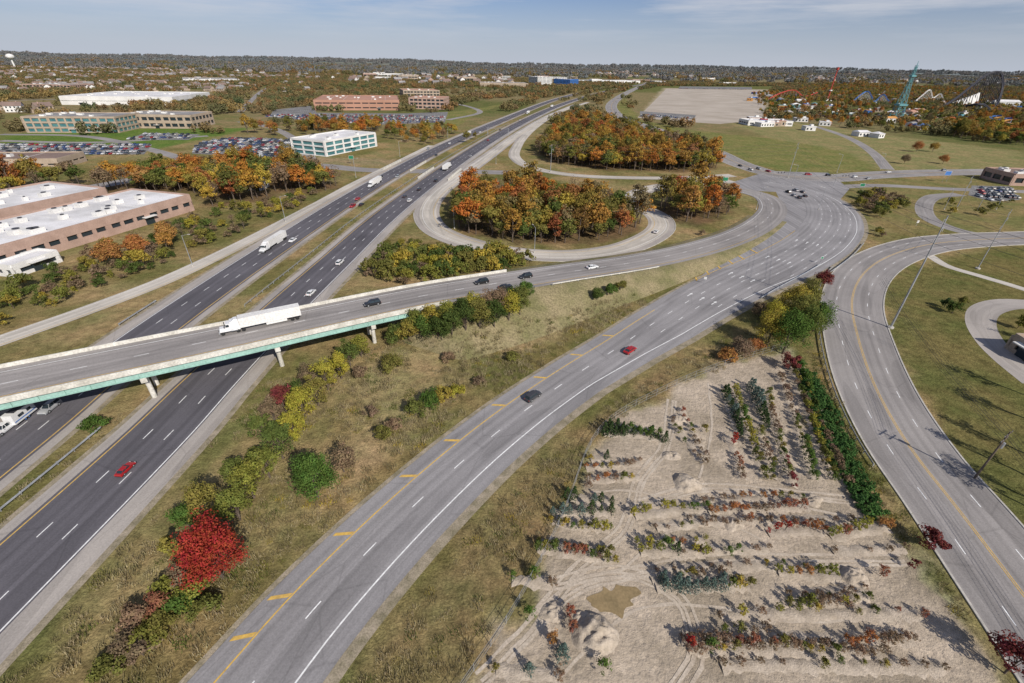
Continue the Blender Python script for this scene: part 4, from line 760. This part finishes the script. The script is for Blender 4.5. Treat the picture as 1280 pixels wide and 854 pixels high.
T1=tpole(1113,410,29,r=.26); T2=tpole(1222,336,20,r=.16); T3=tpole(985,222,20,r=.2); T4=tpole(688,215,16,r=.2); T5=tpole(1195,262,16,r=.18)
TX=[(t[0]+60,t[1]-150,t[2]) for t in T1]
mb=MB()
for A,B_ in((T1,T3),(T3,T4),(T1,TX),(T2,T5)):
    for p,q in zip(A,B_): wire(mb,p,q,3.0,.03)
mb.obj("power_lines",[M_dk])
def upole(a,b,H=11,ang=0):
    g=G(a,b); mb=MB(); mb.cyl((0,0,-.2),(0,0,H),.17,.11,9,0); tips=[]
    for z,w in((H-.5,2.6),(H-1.6,2.2)):
        c,d=math.cos(ang),math.sin(ang); mb.box(0,0,z,w,.12,.14,0,rz=ang)
        for s in(-1,-.4,.4,1): mb.cyl((c*s*w/2,d*s*w/2,z),(c*s*w/2,d*s*w/2,z+.28),.05,.04,6,1); tips.append((g[0]+c*s*w/2,g[1]+d*s*w/2,z+.3))
    mb.cyl((.32,0,H-3.2),(.32,0,H-2.2),.26,.26,10,1); mb.obj("utility_pole",[M_wood,M_steel],(g[0],g[1],0)); return tips
U1=upole(1218,598,10,.5); U0=[(t[0]-14,t[1]-52,t[2]) for t in U1]; U2=[(t[0]+22,t[1]+60,t[2]) for t in U1]; mb=MB()
for p,q in list(zip(U1,U0))+list(zip(U1,U2)): wire(mb,p,q,1.2,.02)
mb.obj("power_lines",[M_dk])
def lamp(a,b,H=10,ang=0,name="street_lamp"):
    g=G(a,b); mb=MB(); mb.cyl((0,0,-.1),(0,0,H),.12,.07,8,0); c,d=math.cos(ang),math.sin(ang); mb.cyl((0,0,H-.1),(c*2,d*2,H+.4),.05,.04,6,0); mb.box(c*2.3,d*2.3,H+.4,.75,.3,.14,1,rz=ang); mb.cyl((0,0,0),(0,0,.5),.25,.25,8,1); mb.obj(name,[M_steel,M_con],(g[0],g[1],0))
for (a,b,H,an) in [(241,333,10,0),(357,277,10,0),(445,222,10,0),(668,316,9,2),(568,286,9,.5),(880,212,10,1),(757,262,9,1),(990,232,11,3),(1046,216,11,3),(620,205,10,3),(500,196,10,0),(1100,212,10,3),(1023,262,10,3),(945,262,10,0),(1180,262,9,1),(1245,262,9,2),(700,152,10,2),(1222,262,9,2),(560,175,10,0)]: lamp(a,b,H,an)
def sign(a,b,w,h,H,ang,m=M_signg,name="traffic_sign"):
    g=G(a,b); mb=MB(); mb.box(0,0,H-h/2,w,.06,h,1); mb.box(0,-.035,H-h/2,w-.15,.02,h-.15,0)
    for s in((-.35,.35) if w>1.2 else (0,)): mb.cyl((s*w,.08,-.1),(s*w,.08,H-.1),.06,.06,6,2)
    mb.obj(name,[m,M_white,M_steel],(g[0],g[1],0),ang)
sign(1025,330,1.0,.8,2.6,.2,M_signg); sign(905,232,3,2,4.5,0); sign(1075,240,2.6,1.6,4.5,0,M_signg); sign(620,236,2.5,1.6,4,.2); sign(1180,228,4,2.4,6.5,.1,M_blue,"shop_sign"); sign(1145,283,1,1,2.5,.1,M_wht); sign(880,355,.8,.8,2.3,-.3,M_wht); sign(440,205,3,2,5,.1)
ln=nc; s=ln.sp(620,170); mb=MB(); A=ln.at(s,-3.5);B_=ln.at(s,16)
for q in(A,B_): mb.cyl((q[0],q[1],0),(q[0],q[1],7),.22,.18,8,0)
for z in(6.0,6.9): mb.cyl((A[0],A[1],z),(B_[0],B_[1],z),.1,.1,6,0)
mb.obj("sign_gantry",[M_steel])
for (a,b) in [(962,228),(1042,232)]:
    g=G(a,b); mb=MB(); mb.cyl((0,0,0),(0,0,6),.14,.1,8,0); mb.cyl((0,0,5.7),(8,2,6),.09,.06,6,0)
    for t in(.5,.75,1): mb.box(8*t,2*t,5.4,.3,.25,.9,1)
    mb.obj("traffic_signal",[M_steel,M_dk],(g[0],g[1],0))
# ------------------------------------------------------------------ amusement park
def lattice(name,a,b,H,w0,w1,m1,m2,plat=()):
    g=G(a,b); mb=MB(); n=9
    def c(k): f=k/n; w=w0*(1-f)**1.7+w1*(1-(1-f)**1.7); return [(w/2*x,w/2*y,H*f) for x,y in((-1,-1),(1,-1),(1,1),(-1,1))]
    for k in range(n):
        A=c(k);B_=c(k+1)
        for i in range(4):
            mb.cyl(A[i],B_[i],.5*(1-.5*k/n),.45*(1-.5*k/n),5,0); mb.cyl(A[i],B_[(i+1)%4],.22,.22,4,0,False); mb.cyl(A[(i+1)%4],B_[i],.22,.22,4,0,False); mb.cyl(B_[i],B_[(i+1)%4],.22,.22,4,0,False)
    for f in plat: w=w0*(1-f)**1.7+w1*(1-(1-f)**1.7)+3; mb.box(0,0,H*f,w,w,2,1)
    mb.cyl((0,0,H),(0,0,H*1.08),.5,.2,6,0); mb.obj(name,[m1,m2],(g[0],g[1],0))
lattice("observation_tower",1118,151,66,13,2.2,M_teal,M_teal,(.3,.82))
g=G(1034,126); mb=MB(); mb.cyl((0,0,0),(0,0,66),1.3,1.1,8,0); mb.cyl((0,0,61),(0,0,66),2.8,2.8,14,0); mb.cyl((0,0,20),(0,0,22),3.5,3.5,16,1); mb.box(0,0,2,14,14,4,1); mb.obj("drop_tower_ride",[M_red,M_wht],(g[0],g[1],0))
def coaster(name,pts,m1,sup,w=1.2,r=.55,sr=.45):
    P=[Vector((G(a,b)[0],G(a,b)[1],h)) for a,b,h in pts]; n=len(P); C=[]
    for i in range(n-1):
        p0=P[max(0,i-1)];p1=P[i];p2=P[i+1];p3=P[min(n-1,i+2)]
        for t in np.linspace(0,1,9)[:-1]: C.append(.5*((2*p1)+(p2-p0)*t+(2*p0-5*p1+4*p2-p3)*t*t+(3*p1-p0-3*p2+p3)*t**3))
    C.append(P[-1]); mb=MB()
    for o in(-1,1): mb.tube([(c[0]+o*w,c[1],max(.5,c[2])) for c in C],r,5,0)
    mb.tube([(c[0],c[1],max(.5,c[2])-1.2) for c in C],r*1.3,5,0)
    for c in C[::2]:
        if c[2]>3:
            for o in(-1,1): mb.cyl((c[0]+o*c[2]*.16,c[1],0),(c[0],c[1],c[2]-1),sr,sr*.8,4,1,False)
    mb.obj(name,[m1,sup])
coaster("roller_coaster",[(1178,136,5),(1190,135,18),(1202,134,38),(1213,133,56),(1223,133,64),(1232,133,60),(1240,134,40),(1244,135,12),(1238,140,4),(1222,141,14),(1204,140,10)],M_dk,M_dk,1.6,1.0,.7)
coaster("roller_coaster",[(1066,129,4),(1073,128,16),(1080,128,22),(1087,129,12),(1093,129,4),(1100,129,17),(1107,130,9),(1113,131,4)],M_blue,M_wht,1.0,.4,.25)
coaster("roller_coaster",[(960,126,4),(975,124,14),(990,123,18),(1005,123,5),(1020,122,12)],M_red,M_brick,1.0,.4,.25)
coaster("roller_coaster",[(1142,130,4),(1149,129,16),(1156,128,26),(1164,128,10),(1171,128,18),(1178,129,5)],M_wht,M_wht,1.0,.4,.25)
g=G(1204,133); mb=MB(); mb.add([(-34,-8,0),(24,-8,0),(24,8,0),(-34,8,0),(-34,0,5),(24,0,26)],[(0,1,5,4),(2,3,4,5),(1,2,5),(3,0,4)],0)
for k in range(6): mb.cyl((-30+k*10,-9,0),(-30+k*10,0,7+k*3.9),.5,.4,5,0)
mb.obj("coaster_station",[M_wht],(g[0],g[1],0),.1)
def small(name,a,b,w,d,h,m,r,seed=0):
    g=G(a,b); mb=MB(); mb.box(0,0,h/2,w,d,h,0); k=random.Random(seed).random()
    if k<.5: mb.box(0,0,h+h*.2,w*1.1,d*1.1,h*.4,1,.15 if k<.25 else .8,.1)
    else: mb.box(0,0,h+.3,w*1.04,d*1.04,.6,1); mb.box(w*.2,0,h+1.4,w*.25,d*.4,1.8,2)
    for i in range(int(w/4)): mb.box(-w/2+2+i*4,-d/2-.02,h*.5,1.8,.15,h*.45,3)
    mb.obj(name,[m,r,M_wht,M_glass],(g[0],g[1],0),random.uniform(-.5,.5))
rr=random.Random(4); ms=[M_tan,M_tan,M_brick,M_tan,M_teal,M_wht,M_brick,M_org,M_blue]; rs=[M_roofg,M_roofb,M_roofo,M_teal,M_blue,M_roofb,M_roofw,M_red,M_roofg,M_org]
for k in range(120):
    a=rr.uniform(935,1275); b=rr.uniform(112,158)+ (a-940)*.02; small("park_building",a,b,rr.uniform(6,16),rr.uniform(6,13),rr.uniform(3.5,6.5),rr.choice(ms),rr.choice(rs),k)
for (a,b,w) in [(955,158,20),(1010,163,11),(1000,152,16),(1075,170,13),(1095,172,9),(1255,134,44),(1030,157,12)]: small("white_pavilion",a,b,w,10,4 if w<40 else 10,M_wht,M_roofw,int(a))
p=grid([(950,150),(940,118),(1050,104),(1280,118),(1280,172),(1120,168),(1040,160)],15,prob=.5,excl=False); split("park_trees",T_a+T_g+T_h,p,.45,.85)
mb=MB()
for k in range(4):
    g=G(1238+k*6,160+k*2); pts=[(g[0]+6*math.cos(t),g[1]+6*math.sin(t),14-t*1.0) for t in np.linspace(0,12,40)]; mb.tube(pts,.9,6,k%2)
    mb.cyl((g[0],g[1],0),(g[0],g[1],14),.4,.4,6,2)
mb.obj("water_slide",[M_blue,M_org,M_steel])
def wtower(a,b,H,R):
    g=G(a,b); mb=MB(); mb.cyl((0,0,0),(0,0,H-R),R*.22,R*.2,12,0); pr=(0,H-R*1.1)
    for i in range(10):
        t=-math.pi/2+math.pi*(i+1)/10; q=(R*math.cos(t),H-R*.3+R*.7*math.sin(t)); mb.cyl((0,0,pr[1]),(0,0,q[1]),max(pr[0],.1),max(q[0],.1),20,0,False); pr=q
    mb.obj("water_tower",[M_wht],(g[0],g[1],0))
wtower(20,87,56,16)
for (a,b,H) in [(395,95,60),(512,100,60),(990,104,60),(738,90,80)]:
    g=G(a,b); mb=MB(); mb.cyl((0,0,0),(0,0,H),.7,.4,5,0); mb.obj("radio_mast",[M_steel],(g[0],g[1],hill(g[0],g[1])))
# ------------------------------------------------------------------ light
sx,sy=.59,-.81; el=math.radians(36)
d=Vector((-sx*math.cos(el),-sy*math.cos(el),-math.sin(el)))
sun=bpy.data.lights.new("sun",'SUN'); sun.energy=5.0; sun.angle=math.radians(.5); sun.color=(1,.935,.85)
so=bpy.data.objects.new("sun",sun); so.rotation_euler=d.to_track_quat('-Z','Y').to_euler(); so.location=(0,0,200); link(so)
w=bpy.data.worlds.new("World"); sc.world=w; w.use_nodes=True; nt=w.node_tree; bg=nt.nodes['Background']
sk=nd(nt,'ShaderNodeTexSky',sky_type='NISHITA'); sk.sun_disc=False; sk.sun_elevation=el; sk.sun_rotation=math.atan2(sx,sy); sk.air_density=1.0; sk.dust_density=.5; sk.ozone_density=3.0
tc=nd(nt,'ShaderNodeTexCoord').outputs['Generated']; sz=nd(nt,'ShaderNodeSeparateXYZ'); nt.links.new(tc,sz.inputs[0])
base=mixc(nt,1.0,sk.outputs[0],(.70,.80,1.10),'MULTIPLY')
haze=mapr(nt,sz.outputs[2],0,.12,.92,.04); c=mixc(nt,haze,base,(6.9,7.5,8.7))
f=noise(nt,vscale(nt,tc,(1.5,1.5,18)),1.8,7,.62); f=math_(nt,'MULTIPLY',mapr(nt,f,.44,.66,0,.7),mapr(nt,sz.outputs[2],.03,.09,.1,1)); c=mixc(nt,f,c,(8.4,8.6,9.3)); nt.links.new(c,bg.inputs[0]); bg.inputs[1].default_value=.073
sc.view_settings.view_transform='Standard'; sc.view_settings.look='None'; sc.view_settings.exposure=0
print("objects",len(bpy.data.objects))
